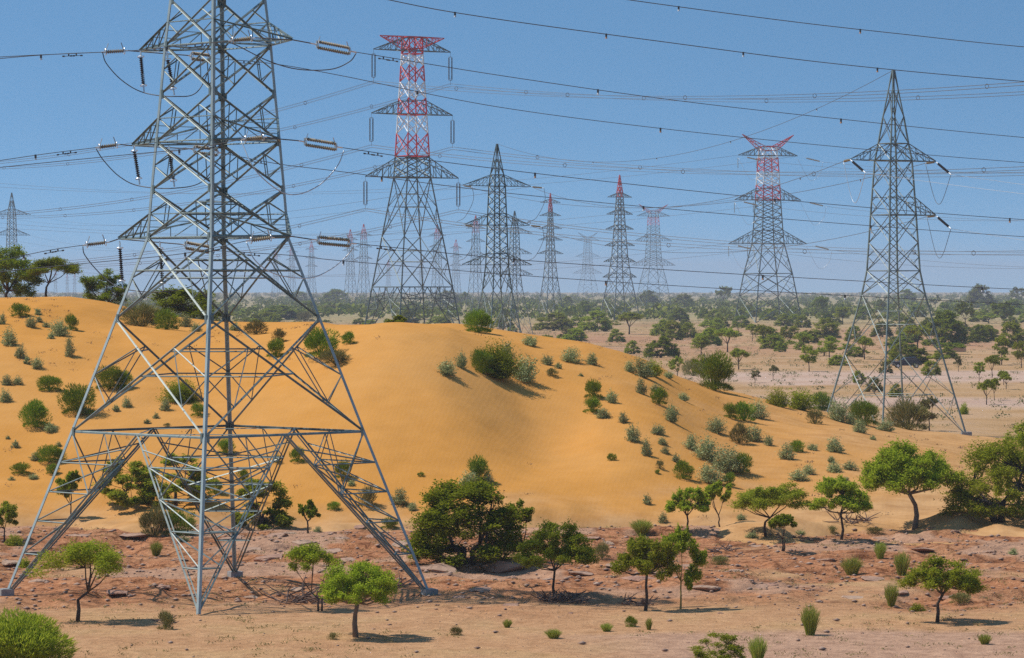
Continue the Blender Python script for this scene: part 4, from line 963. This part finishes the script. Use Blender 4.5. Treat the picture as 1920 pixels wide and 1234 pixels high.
tree('acacia_tree', 'umbrella acacia with a dark forked trunk at the dune foot right of its twin', 1577, 1012, 112, 122, 46, 'dome', 'leaf_acacia', 'bark', ncl=45, per=433, ls=0.0168, fork=0.36, lean=-0.12, trunk=0.026)
tree('acacia_tree', 'low dark bush-crowned sapling on thin stems in front of the bent acacia', 1468, 1033, 60, 70, 47, 'umbrella', 'leaf_dark', 'bark', ncl=16, per=382, ls=0.0281, fork=0.3, multi=2)
tree('acacia_tree', 'small dark round tree on a short trunk among red rocks', 578, 1000, 42, 66, 48, 'dome', 'leaf_dark', 'bark', ncl=24, per=357, ls=0.0337, fork=0.3, trunk=0.05)
tree('acacia_tree', 'bushy green tree seen through the right legs of the large pylon', 492, 992, 112, 96, 49, 'mound', 'leaf_acacia', 'bark', ncl=40, per=433, ls=0.0235, multi=2)
tree('acacia_tree', 'spreading green tree on the dune seen behind the front pylon leg', 330, 948, 140, 96, 50, 'mound', 'leaf_acacia', 'bark', ncl=40, per=433, ls=0.0183, fork=0.3)
tree('acacia_tree', 'pale green spreading tree over its shadow on the dune, inside the left legs', 236, 950, 118, 92, 51, 'mound', 'leaf_acacia', 'bark', ncl=31, per=408, ls=0.0223, fork=0.3)
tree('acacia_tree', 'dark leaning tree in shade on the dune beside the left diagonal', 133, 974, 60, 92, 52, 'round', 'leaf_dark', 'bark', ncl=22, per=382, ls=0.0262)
tree('acacia_tree', 'small green tree at the left photo edge by the dune foot', 8, 1016, 60, 72, 53, 'open', 'leaf_acacia', 'bark', ncl=20, per=382, ls=0.0243)
tree('acacia_tree', 'small bare-looking tree among olive shrubs under the grey pylon', 1743, 808, 52, 62, 54, 'open', 'leaf_olive', 'bark', ncl=16, per=229, ls=0.0281)
cbm = feather_mesh(905, 26000, 0.0036, (0.03, 0.085)); cbm.materials.append(M['leaf_acacia']); P_ = at(30, 1290, 105); cb_ = link('acacia_bush', cbm, None, None, Vector((P_.x, P_.y, gz(P_.x, P_.y) - 0.05)))
cb_.scale = (270 * 105 / F, 270 * 105 / F, 160 * 105 / F); tag(cb_, 'large feathery green bush filling the lower left corner', 'bush')
tree('acacia_bush', 'bright leafy bush cut by the bottom edge near the track', 1346, 1262, 110, 74, 56, 'mound', 'leaf_bright', 'bark', P=at(1346, 1258, 107), ncl=40, per=420, ls=0.0150, multi=2)
# acacias on the back of the left dune
def behind(px, d): Y = float(np.interp((px - 960) * 236 / F, CX, CY)) + d; x = (px - 960) * Y / F; return Vector((x, Y, gz(x, Y)))
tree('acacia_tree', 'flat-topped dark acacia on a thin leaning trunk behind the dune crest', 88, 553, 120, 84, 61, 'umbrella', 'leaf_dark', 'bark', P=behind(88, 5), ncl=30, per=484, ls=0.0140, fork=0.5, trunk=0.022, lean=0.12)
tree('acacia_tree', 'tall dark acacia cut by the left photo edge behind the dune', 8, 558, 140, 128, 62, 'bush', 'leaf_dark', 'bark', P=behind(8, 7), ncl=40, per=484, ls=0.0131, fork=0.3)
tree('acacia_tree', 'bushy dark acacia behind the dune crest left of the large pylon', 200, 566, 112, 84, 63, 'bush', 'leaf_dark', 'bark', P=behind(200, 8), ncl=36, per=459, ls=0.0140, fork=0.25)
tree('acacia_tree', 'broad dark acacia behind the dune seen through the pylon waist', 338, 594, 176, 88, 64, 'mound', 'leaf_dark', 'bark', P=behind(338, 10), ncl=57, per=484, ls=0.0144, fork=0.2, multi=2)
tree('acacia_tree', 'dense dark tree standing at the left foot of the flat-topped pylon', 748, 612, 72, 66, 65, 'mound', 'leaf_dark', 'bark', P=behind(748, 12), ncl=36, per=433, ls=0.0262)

# --- trees and bushes of the plain, copied from a few kinds
TP = {}
def plain_proto(style, leaf, var, lod):
    k = (style, leaf, var, lod)
    if k not in TP:
        tm, cm = tree_meshes(200 + var * 5 + lod, style, ncl=(34, 26)[lod] * (2 if style == 'mound' else 1), per=(170, 100)[lod], ls=(0.024, 0.034)[lod], fork=0.32 if style != 'mound' else 0.15, trunk=0.028, multi=1 if style != 'mound' else 2)
        tm.materials.append(M['bark']); cm.materials.append(M[leaf])
        r = bpy.data.objects.new('plain_tree', None); a = bpy.data.objects.new('trunk', tm); b = bpy.data.objects.new('crown', cm); TP[k] = (r, a, b)
    return TP[k]
PT = []
def plain_tree(px, py, w, h, style, leaf, P=None):
    P = P or hit(px, py, 246); sc = P.y / F; lod = 0 if w > 34 else 1
    r, a, b = plain_proto(style, leaf, random.randrange(4), lod)
    o = r.copy(); COL.objects.link(o); o.name = 'thorn_tree' if style != 'mound' else 'thorn_bush'
    o.location = P - Vector((0, 0, 0.05)); o.rotation_euler = (0, 0, random.uniform(0, 6.28)); o.scale = (w * sc * 1.0, w * sc * 1.0, h * sc * 1.0)
    for q in (a, b):
        c = q.copy(); COL.objects.link(c); c.parent = o
    PT.append([o, px, py, w, h, style, leaf]); return o
PLAIN = '''1364,660,60,48,u,a 1314,666,48,38,o,a 1385,693,54,40,u,a 1270,709,38,42,r,a 1432,654,46,48,u,a 1482,642,46,36,r,a 1507,662,48,40,u,a 1555,670,46,40,o,a 1517,697,42,50,o,a
1548,634,62,38,b,a 1450,714,24,30,u,o 1416,718,24,24,o,o 1621,674,50,44,u,a 1720,658,70,52,u,a 1772,648,96,66,b,d 1745,704,40,30,b,a 1690,682,56,42,b,a 1797,697,20,30,o,o 1836,714,28,36,o,a
1860,708,36,42,u,a 1878,684,44,54,o,a 1882,722,30,28,u,a 1850,759,44,48,u,a 1864,751,28,44,u,a 1886,730,30,30,u,a 1895,652,64,50,b,a 1835,642,44,34,b,d 1810,616,44,54,r,d 1882,610,52,50,r,d
1838,577,64,44,b,d 1534,592,46,42,r,d 1580,607,36,32,o,a 1321,598,28,20,b,d 1283,577,42,28,b,d 1358,574,38,40,r,d 1700,572,48,30,b,d 1753,577,26,26,r,d 1260,638,50,38,b,a 1290,634,44,30,b,a
1037,620,84,34,b,a 1115,622,70,40,b,a 1180,627,64,44,u,a 1240,630,48,32,b,a 1157,642,36,26,b,a 1095,590,38,26,b,d 1064,577,28,22,b,d 1215,574,48,30,b,d 631,572,64,30,b,d 872,571,28,24,b,d
838,573,54,30,b,d 1186,664,34,26,b,a 1064,633,36,20,b,o 947,616,40,26,b,d 700,578,40,24,b,d 575,586,50,22,b,d 525,600,96,28,b,d 560,568,60,22,b,d 620,588,40,18,b,o 1320,700,40,30,b,o
1660,700,30,24,b,o 1640,735,36,30,b,o 1680,745,30,26,b,a 1610,720,30,26,b,a 1335,640,34,26,u,a 1410,640,30,34,u,a 1462,660,26,20,b,a 1602,640,40,30,b,a 1654,632,46,30,b,d 1700,628,44,34,b,d
1740,625,40,30,b,d 1780,618,40,30,b,d 1850,640,40,32,b,a 1915,690,40,50,o,a 1470,612,40,24,b,a 1390,612,36,22,b,d 1345,618,36,22,b,a 1285,616,30,18,b,d 1440,600,34,22,b,d 1505,615,36,26,b,a
1620,600,36,26,b,d 1650,585,30,24,b,d 1720,595,40,24,b,d 1770,592,36,26,b,d 1900,590,40,32,b,d 1910,570,40,36,r,d'''
st = {'u': 'umbrella', 'r': 'round', 'o': 'open', 'b': 'mound'}; lf = {'a': 'leaf_acacia', 'd': 'leaf_dark', 'o': 'leaf_olive'}
for tok in PLAIN.split():
    a = tok.split(','); plain_tree(*[float(x) for x in a[:4]], st[a[4]], lf[a[5]])
rs = random.Random(11); cnt = 0
while cnt < 235:
    Y = 520 * (2600 / 520) ** rs.random(); px = rs.uniform(-40, 1960); x = (px - 960) * Y / F; py = HOR + 12 * F / Y
    if hit(px, py).y < Y - 30: 
        py2 = py - 5 * F / Y
        if hit(px, py2).y < Y - 30: continue
    wm = rs.uniform(3, 6.8) * (1 + 0.35 * (Y > 1100)); hm = wm * rs.uniform(0.36, 0.6)
    plain_tree(px, py, wm * F / Y, hm * F / Y, rs.choice(('mound', 'mound', 'mound', 'dome')), rs.choice(('leaf_acacia', 'leaf_acacia', 'leaf_bright', 'leaf_dark')), P=Vector((x, Y, gz(x, Y)))); cnt += 1

# --- far wood and low scrub that nobody could count
def mass(name, n, y0, y1, wr, hr, per, leaf, label, power=1.0, seed=1, lsz=0.15):
    g = np.random.default_rng(seed); Y = y0 * (y1 / y0) ** (g.random(n) ** power); X = (g.random(n) * 2 - 1) * (Y * 0.19 + 20)
    Z = H(X, Y); ok = Z > -0.9; ok &= ~((Y < 290) & (dune_h(X, Y) > -0.3)); X, Y, Z = X[ok], Y[ok], Z[ok]; n = len(X)
    Wd = g.uniform(*wr, n); Ht = Wd * g.uniform(*hr, n)
    d = g.normal(size=(n, per, 3)); d /= np.linalg.norm(d, axis=2, keepdims=True); d *= g.random((n, per, 1)) ** 0.35
    C = np.stack([X, Y, Z + Ht * 0.52], 1)[:, None, :] + d * np.stack([Wd / 2, Wd / 2, Ht * 0.5], 1)[:, None, :]
    global rng
    keep = rng; rng = g; V, Fq = leaf_quads(C.reshape(-1, 3), np.repeat(Wd * lsz, per)[:, None], 0.6, 0.3); rng = keep
    o = link(name, np_mesh(name, V, Fq), M[leaf]); return tag(o, label, 'vegetation', None, 'stuff')
mass('far_wood', 3300, 1250, 7500, (3, 8.5), (0.4, 0.7), 34, 'leaf_far', 'dense hazy band of far bushes and trees along the horizon', 0.8, 3)
mass('low_scrub', 9500, 290, 3200, (0.5, 2.0), (0.25, 0.42), 26, 'leaf_cover', 'sparse pale scrub and dry herbs dotted over the plain', 0.75, 5, 0.06)

g = np.random.default_rng(15); n = 520; X = g.uniform(-36, 30, n); Y = g.uniform(170, 234, n); ok = (dune_h(X, Y) > 0.1) & (g.random(n) < 0.25 + 0.75 * (fbm(X / 8, Y / 10, 66, 3) > 0.52)) & ~((np.abs(X + 2) < 9) & (g.random(n) < 0.8)); X, Y = X[ok], Y[ok]; n = len(X)
C = np.stack([X, Y, H(X, Y) + 0.06], 1); C = (C[:, None, :] + g.normal(size=(n, 14, 3)) * np.array((0.16, 0.2, 0.045))).reshape(-1, 3); keep = rng; rng = g; V, Fq = leaf_quads(C, np.full((len(C), 1), 0.06), 0.3, 0.3); rng = keep
tag(link('dry_litter', np_mesh('dry_litter', V, Fq), M['dry_twig']), 'dry twigs and dead weeds scattered on the dune', 'litter', None, 'stuff')

g = np.random.default_rng(25); n = 1500; Y = g.uniform(104, 172, n); X = (g.random(n) * 2 - 1) * Y * 0.17; ok = (fbm(X / 5, Y / 9, 67, 3) > 0.46) & (dune_h(X, Y) < 0.1); X, Y = X[ok], Y[ok]; n = len(X)
C = np.stack([X, Y, H(X, Y) + 0.04], 1); C = (C[:, None, :] + g.normal(size=(n, 16, 3)) * np.array((0.13, 0.2, 0.03))).reshape(-1, 3); keep = rng; rng = g; V, Fq = leaf_quads(C, np.full((len(C), 1), 0.05), 0.25, 0.2); rng = keep
tag(link('dry_grass', np_mesh('dry_grass', V, Fq), M['leaf_olive']), 'dry grass wisps and twigs scattered on the sandy rock flat', 'grass', None, 'stuff')

# ------------------------------------------------------------------ rocks, branches, car and wall
def rock_mesh(seed, flat):
    import bmesh
    r = random.Random(seed); bm = bmesh.new()
    for _ in range(16):
        v = Vector((r.uniform(-1, 1), r.uniform(-1, 1), r.uniform(-1, 1))).normalized() * r.uniform(0.75, 1); bm.verts.new((v.x * 0.5, v.y * 0.42, v.z * 0.5 * flat))
    bmesh.ops.convex_hull(bm, input=bm.verts); loose = [v for v in bm.verts if not v.link_faces]; bmesh.ops.delete(bm, geom=loose, context='VERTS')
    bmesh.ops.bevel(bm, geom=bm.edges[:], offset=0.03, segments=1, affect='EDGES')
    bmesh.ops.subdivide_edges(bm, edges=bm.edges[:], cuts=1, use_grid_fill=True)
    for v in bm.verts: v.co += Vector((r.uniform(-1, 1), r.uniform(-1, 1), r.uniform(-1, 1))) * 0.014
    me = bpy.data.meshes.new('rock'); bm.to_mesh(me); bm.free(); return me
def rock_mat():
    m, t, p = new_mat('red_rock'); g = node(t, 'ShaderNodeTexCoord').outputs['Object']; n = noise(t, g, 3, 6, 0.65); oi = node(t, 'ShaderNodeObjectInfo')
    c = mix(t, oi.outputs['Random'], ramp(t, n, [(0.3, (0.216, 0.098, 0.061)), (0.7, (0.486, 0.260, 0.165))]), ramp(t, n, [(0.3, (0.297, 0.182, 0.121)), (0.7, (0.540, 0.364, 0.242))]))
    t.links.new(c, p.inputs['Base Color']); p.inputs['Roughness'].default_value = 0.9
    b = node(t, 'ShaderNodeBump'); b.inputs['Strength'].default_value = 0.6; b.inputs['Distance'].default_value = 0.08; t.links.new(n, b.inputs['Height']); t.links.new(b.outputs[0], p.inputs['Normal']); return m
RM = rock_mat(); rk = [rock_mesh(i, 0.5) for i in range(6)]
for m_ in rk: m_.materials.append(RM)
ROCKS = '''520,1006,64,18 566,1018,56,20 606,1036,90,24 500,1046,80,20 470,1030,60,16 700,1006,50,16 676,988,36,12 640,1010,40,12 540,1000,36,12 430,1010,60,14 620,1000,30,12 655,1050,60,16
760,1020,60,18 820,1068,110,34 940,1062,120,40 1010,1040,60,22 1110,1010,50,14 1140,1020,40,18 1160,1060,60,14 1090,1075,70,14 1200,1085,80,14 1320,1100,90,14 1290,1062,40,14 1240,1075,60,12
1430,1100,40,14 1444,1098,44,16 1412,1025,40,12 1540,1050,70,10 1600,1120,60,8 1380,1070,50,10 1640,1085,70,10 1730,1030,60,10 1800,1060,60,12 1850,1035,50,12 1780,1120,50,8 1690,1110,40,8
260,1005,80,14 150,1005,70,14 330,1050,50,14 70,1090,60,14 220,1110,60,12 300,1100,60,12 560,1105,40,12 470,1120,40,12 640,1120,40,14 720,1130,40,10 860,1120,36,10 905,1105,60,12 960,1135,50,10
1617,1188,10,8 1845,1240,18,8 1790,996,26,10 1650,1010,40,10 1290,1205,12,6 700,1180,12,6 1070,1150,14,8 1350,1150,20,8 60,1035,50,12 20,1055,50,14'''
ordw = ['first', 'second', 'third', 'fourth', 'fifth', 'sixth', 'seventh', 'eighth', 'ninth', 'tenth', 'eleventh', 'twelfth', 'thirteenth', 'fourteenth', 'fifteenth', 'sixteenth', 'seventeenth', 'eighteenth', 'nineteenth', 'twentieth']
def ordn(i): return ordw[i] if i < 20 else 'twenty-' + ordw[i - 20] if i < 29 else 'thirtieth' if i == 29 else 'thirty-' + ordw[i - 30] if i < 39 else 'fortieth' if i == 39 else 'forty-' + ordw[i - 40]
RL = []
for i, tok in enumerate(ROCKS.split()):
    px, py, w, h = map(float, tok.split(',')); P = hit(px, py); sc = P.y / F
    o = link('rock', rk[i % 6], None, None, P - Vector((0, 0, h * sc * 0.10))); o.scale = (w * sc, w * sc * 1.5, h * sc * 2.0); o.rotation_euler = (random.uniform(-.08, .08), random.uniform(-.08, .08), random.uniform(-0.5, 0.5)); RL.append((o, px, py, w))
ZR = [(0, 420, 'red rock slab left of the front pylon leg'), (420, 800, 'red rock slab between front and right pylon feet'), (800, 1230, 'rock slab around the dark trees mid-photo'), (1230, 1960, 'weathered rock slab on the right rocky flat')]
for lo, hi, ph in ZR:
    for j, (o, px, py, w) in enumerate(sorted([r for r in RL if lo <= r[1] < hi], key=lambda r: r[1])):
        tag(o, '%s %s, %s from the left' % ('broad' if w > 55 else 'narrow', ph, ordn(j)), 'rock', 'rocks on the rocky flat')
# loose rubble
g = np.random.default_rng(5); n = 15000; Y = g.uniform(108, 176, n); X = (g.random(n) * 2 - 1) * (Y * 0.17)
rk_, gr_, _f = zones(X, Y); keepm = (g.random(n) < 0.07 + 0.9 * rk_) & (dune_h(X, Y) < 0.02); X, Y = X[keepm], Y[keepm]; n = len(X); Z = H(X, Y); sz = 0.025 + 0.13 * g.random(n) ** 6
oc = np.array([(1, 0, 0), (0, 1, 0), (-1, 0, 0), (0, -1, 0), (0, 0, 0.45), (0, 0, -0.45)], float)
V = np.stack([X, Y, Z + sz * 0.3], 1)[:, None, :] + oc[None] * (g.uniform(0.6, 1.4, (n, 6, 1)) * sz[:, None, None])
tri = np.array([(0, 1, 4), (1, 2, 4), (2, 3, 4), (3, 0, 4), (1, 0, 5), (2, 1, 5), (3, 2, 5), (0, 3, 5)])
rb = link('rubble', np_mesh('rubble', V.reshape(-1, 3), (np.arange(n)[:, None, None] * 6 + tri[None]).reshape(-1, 3)), steel('pale_stone', (0.2, 0.105, 0.07), (0.5, 0.34, 0.25), 0.0, 0.9, 0.9)); tag(rb, 'loose stones scattered over the rocky flat', 'stones', None, 'stuff')
# dry branches
def dry_pile(px, py, w, h, n, seed, label, name='dry_branch_pile'):
    P = hit(px, py); sc = P.y / F; r = random.Random(seed); root = empty(name, P, label, 'dead wood', 'dry wood'); mb = MB()
    for _ in range(n):
        a = P + Vector((r.uniform(-.5, .5) * w * sc, r.uniform(-.5, .5) * w * sc, r.uniform(0, .25) * h * sc)); d = Vector((r.uniform(-1, 1), r.uniform(-1, 1), r.uniform(-.1, .55))) * w * sc * 0.3
        b = a + d; c = b + d * 0.5 + Vector((r.uniform(-.2, .2), r.uniform(-.2, .2), r.uniform(-.1, .25))) * w * sc * 0.3
        b.z = max(b.z, P.z - 0.02); c.z = max(c.z, P.z)
        mb.tube([a, b, c], [0.03, 0.022, 0.008], 4)
    mb.build('twig_lattice', M['dry_twig'], root); return root
dry_pile(1050, 1128, 76, 34, 70, 1, 'mound of dry branches under the slender black trunk')
dry_pile(585, 1128, 130, 26, 60, 2, 'long tangle of dry branches behind the pale-trunked acacia')
dry_pile(715, 1105, 100, 24, 50, 3, 'tangle of dry branches at the right pylon foot')
dry_pile(1195, 1135, 60, 40, 30, 4, 'dry fallen wood at the twisted reddish trunk')
dry_pile(310, 1170, 30, 40, 22, 5, 'upright dead twigs left of the front pylon foot')
dry_pile(1600, 980, 70, 26, 40, 6, 'dark dry branches left of the leaning pale trunk')
dry_pile(1355, 1035, 50, 24, 24, 7, 'dry fallen branch beside the yellow-stemmed tree')
dry_pile(640, 1110, 90, 18, 34, 8, 'low dry brush left of the right pylon foot')

# parked car under the grey pylon's far side
def car():
    P = hit(1700, 690); root = empty('parked_car', P, 'dark car parked under a tree behind the grey pylon', 'car')
    m, t, p = new_mat('dark_car_paint'); p.inputs['Base Color'].default_value = (0.02, 0.022, 0.03, 1); p.inputs['Roughness'].default_value = 0.25
    gl, t2, p2_ = new_mat('car_glass'); p2_.inputs['Base Color'].default_value = (0.03, 0.04, 0.05, 1); p2_.inputs['Roughness'].default_value = 0.08
    ty, t3, p3_ = new_mat('tyre_rubber'); p3_.inputs['Base Color'].default_value = (0.02, 0.02, 0.02, 1); p3_.inputs['Roughness'].default_value = 0.8
    def prism(prof, w, name, mt, par):
        mb = MB(); n_ = len(prof)
        mb.v = [P + Vector((x, -w / 2, z)) for x, z in prof] + [P + Vector((x, w / 2, z)) for x, z in prof]
        mb.f = [tuple(range(n_)), tuple(reversed(range(n_, 2 * n_)))] + [(i, i + n_, (i + 1) % n_ + n_, (i + 1) % n_) for i in range(n_)]
        return mb.build(name, mt, par)
    prism([(-2.2, 0.35), (-2.2, 0.85), (-2.05, 0.98), (-1.0, 1.02), (1.9, 1.02), (2.15, 0.9), (2.2, 0.4)], 1.75, 'body', m, root)
    prism([(-1.0, 1.025), (-0.35, 1.6), (1.35, 1.65), (1.85, 1.025)], 1.5, 'cabin', m, root)
    for y in (-0.756, 0.756):
        mb = MB()
        for x0, x1, x2, x3 in ((-0.82, -0.3, 0.45, 0.45), (0.55, 0.55, 1.25, 1.6)):
            i = len(mb.v); mb.v += [P + Vector((x0, y, 1.08)), P + Vector((x3, y, 1.08)), P + Vector((x2, y, 1.54)), P + Vector((x1, y, 1.54))]; mb.f.append((i, i + 1, i + 2, i + 3))
        mb.build('window', gl, root)
    for x in (-1.4, 1.4):
        for y in (-0.8, 0.8):
            mb = MB(); mb.tube([P + Vector((x, y - 0.11, 0.34)), P + Vector((x, y + 0.11, 0.34))], 0.34, 16); wv = mb.build('wheel', ty, root)
            mb = MB(); s_ = -1 if y < 0 else 1; mb.tube([P + Vector((x, y + s_ * 0.105, 0.34)), P + Vector((x, y + s_ * 0.125, 0.34))], 0.21, 14); mb.build('rim', M['fitting'], wv)
    for y in (-0.6, 0.6):
        mb = MB(); mb.box(P + Vector((-2.21, y, 0.75)), 0.05, 0.3, 0.14); mb.build('headlight', M['fitting'], root)
car()
def wall():
    P = hit(1792, 660); w = 38 * P.y / F; root = empty('mud_wall', P, 'low tan mud wall on the flats right of the grey pylon', 'wall')
    mb = MB(); m = steel('mud', (0.42, 0.25, 0.15), (0.52, 0.33, 0.2), 0, 0.95, 0.6)
    for i in range(7):
        h = 0.9 + 0.25 * random.random(); mb.box(P + Vector((-w / 2 + (i + .5) * w / 7, 0, h / 2 - 0.1)), w / 7 * 0.995, 0.6 + 0.02 * (i % 2), h)
    mb.build('mud_block', m, root)
wall()

# ------------------------------------------------------------------ labels of the plants: kind, size and the place they stand, counted from a landmark
def zone_of(px, py):
    if py > 1020: return 'rocky flat', (300, 700, 1100, 1500), ('by the left pylon foot', 'by the front pylon foot', 'below the wide dark tree', 'near the twisted tree', 'near the track')
    if px < 420: 
        return ('left dune crest' if py < 640 else 'left dune slope' if py < 790 else 'left dune foot'), (210,), ('outside the left leg', 'inside the pylon legs')
    if px < 800: return ('dune crest' if py < 700 else 'dune foot'), (560,), ('behind the pylon', 'right of the pylon')
    if px < 1130: return 'dune top', (), ('above the slip face',)
    if py > 930: return 'dune foot', (1450,), ('near the joined crowns', 'near the leaning acacia')
    return ('upper right dune flank' if py < 800 else 'lower right dune flank'), (1290, 1460), ('next to bare sand', 'in the thick middle', 'near the grey pylon')
def shorten(s_):
    for a, b in (('dark green wispy broom shrub', 'dark broom shrub'), ('olive-brown wispy shrub', 'olive-brown shrub'), ('yellow-green upright grass tuft', 'yellow-green grass tuft'), (' on the near flats', ' on near flats'), (' at the far plain', ' far off'), ('the slim red-tipped pylon', 'the slim pylon'), ('on the ', 'on '), (' at mid plain', ' mid plain'), ('umbrella thorn tree', 'umbrella tree'), ('domed thorn tree', 'domed tree'), ('straggly thorn tree', 'straggly tree'), ('right photo edge', 'right edge'), (' on near flats', ' near'), ('the ', '')):
        if len(s_.split()) > 14: s_ = s_.replace(a, b)
    return s_
def size_word(w): return 'large' if w > 48 else 'medium' if w > 27 else 'small'
cells = {}
for r in PLACED:
    o, px, py, w, h, k, lab = r; z, cuts, ph = zone_of(px, py); i = sum(px >= c for c in cuts)
    cells.setdefault((size_word(w), lab, z, ph[i], k), []).append(r)
for (sz_, lab, z, ph, k), rows in cells.items():
    rows.sort(key=lambda r: r[1])
    for j, r in enumerate(rows):
        s_ = '%s %s on the %s %s' % (sz_, lab, z, ph)
        if len(rows) > 1: s_ += ', %s from left' % ordn(j)
        s_ = shorten(s_); tag(r[0], s_, 'grass' if k == 'T' else 'shrub', {'B': 'broom shrubs', 'O': 'olive shrubs', 'S': 'grey-green shrubs', 'T': 'grass tufts', 'G': 'green bushes', 'R': 'rounded dark bushes'}[k])
LM = [(775, 'the flat-topped pylon'), (932, 'the dark pointed pylon'), (1032, 'the slim red-tipped pylon'), (1162, 'the six-armed pylon'), (1225, 'the small Y-topped pylon'), (1440, 'the red Y-topped pylon'), (1675, 'the grey pylon'), (400, 'the large pylon'), (1880, 'the right photo edge')]
cells = {}
for r in PT:
    o, px, py, w, h, sty, leaf = r; lx, nm2 = min(LM, key=lambda l: abs(l[0] - px))
    sd = 'left of' if px < lx - 12 else 'right of' if px > lx + 12 else 'under'
    dist = 'tiny' if w < 22 else 'small' if w < 40 else 'large'
    tone = {'leaf_acacia': 'green', 'leaf_bright': 'bright green', 'leaf_dark': 'dark', 'leaf_olive': 'olive', 'leaf_far': 'dull'}[leaf]
    form = {'umbrella': 'umbrella thorn tree', 'round': 'round thorn tree', 'open': 'straggly thorn tree', 'mound': 'thorn bush', 'dome': 'domed thorn tree'}[sty]
    row = 'far' if py < 585 else 'mid' if py < 640 else 'near'
    cells.setdefault((dist, tone, form, row, sd, nm2), []).append(r)
for (dist, tone, form, row, sd, nm2), rows in cells.items():
    rows.sort(key=lambda r: r[1])
    for j, r in enumerate(rows):
        s_ = '%s %s %s %s %s' % (dist, tone, form, {'far': 'at the far plain', 'mid': 'at mid plain', 'near': 'on the near flats'}[row], sd + ' ' + nm2)
        if len(rows) > 1: s_ += ', %s from left' % ordn(j)
        s_ = shorten(s_); tag(r[0], s_, 'bush' if 'bush' in form else 'tree', 'thorn bushes of the plain' if 'bush' in form else 'thorn trees of the plain')

# ------------------------------------------------------------------ haze over the plain
mb = MB(); mb.box((0, 4480, 37.5), 4600, 9100, 78)
hm = bpy.data.materials.new('haze_air'); hm.use_nodes = True; t = hm.node_tree; t.nodes.clear()
mo = t.nodes.new('ShaderNodeOutputMaterial'); pv = t.nodes.new('ShaderNodeVolumePrincipled')
pv.inputs['Color'].default_value = (0.91, 0.87, 0.95, 1); pv.inputs['Density'].default_value = 0.00014; pv.inputs['Anisotropy'].default_value = 0.0
t.links.new(pv.outputs[0], mo.inputs['Volume'])
hz = mb.build('haze', hm); tag(hz, 'thin pale haze filling the air over the plain', 'haze', None, 'stuff')
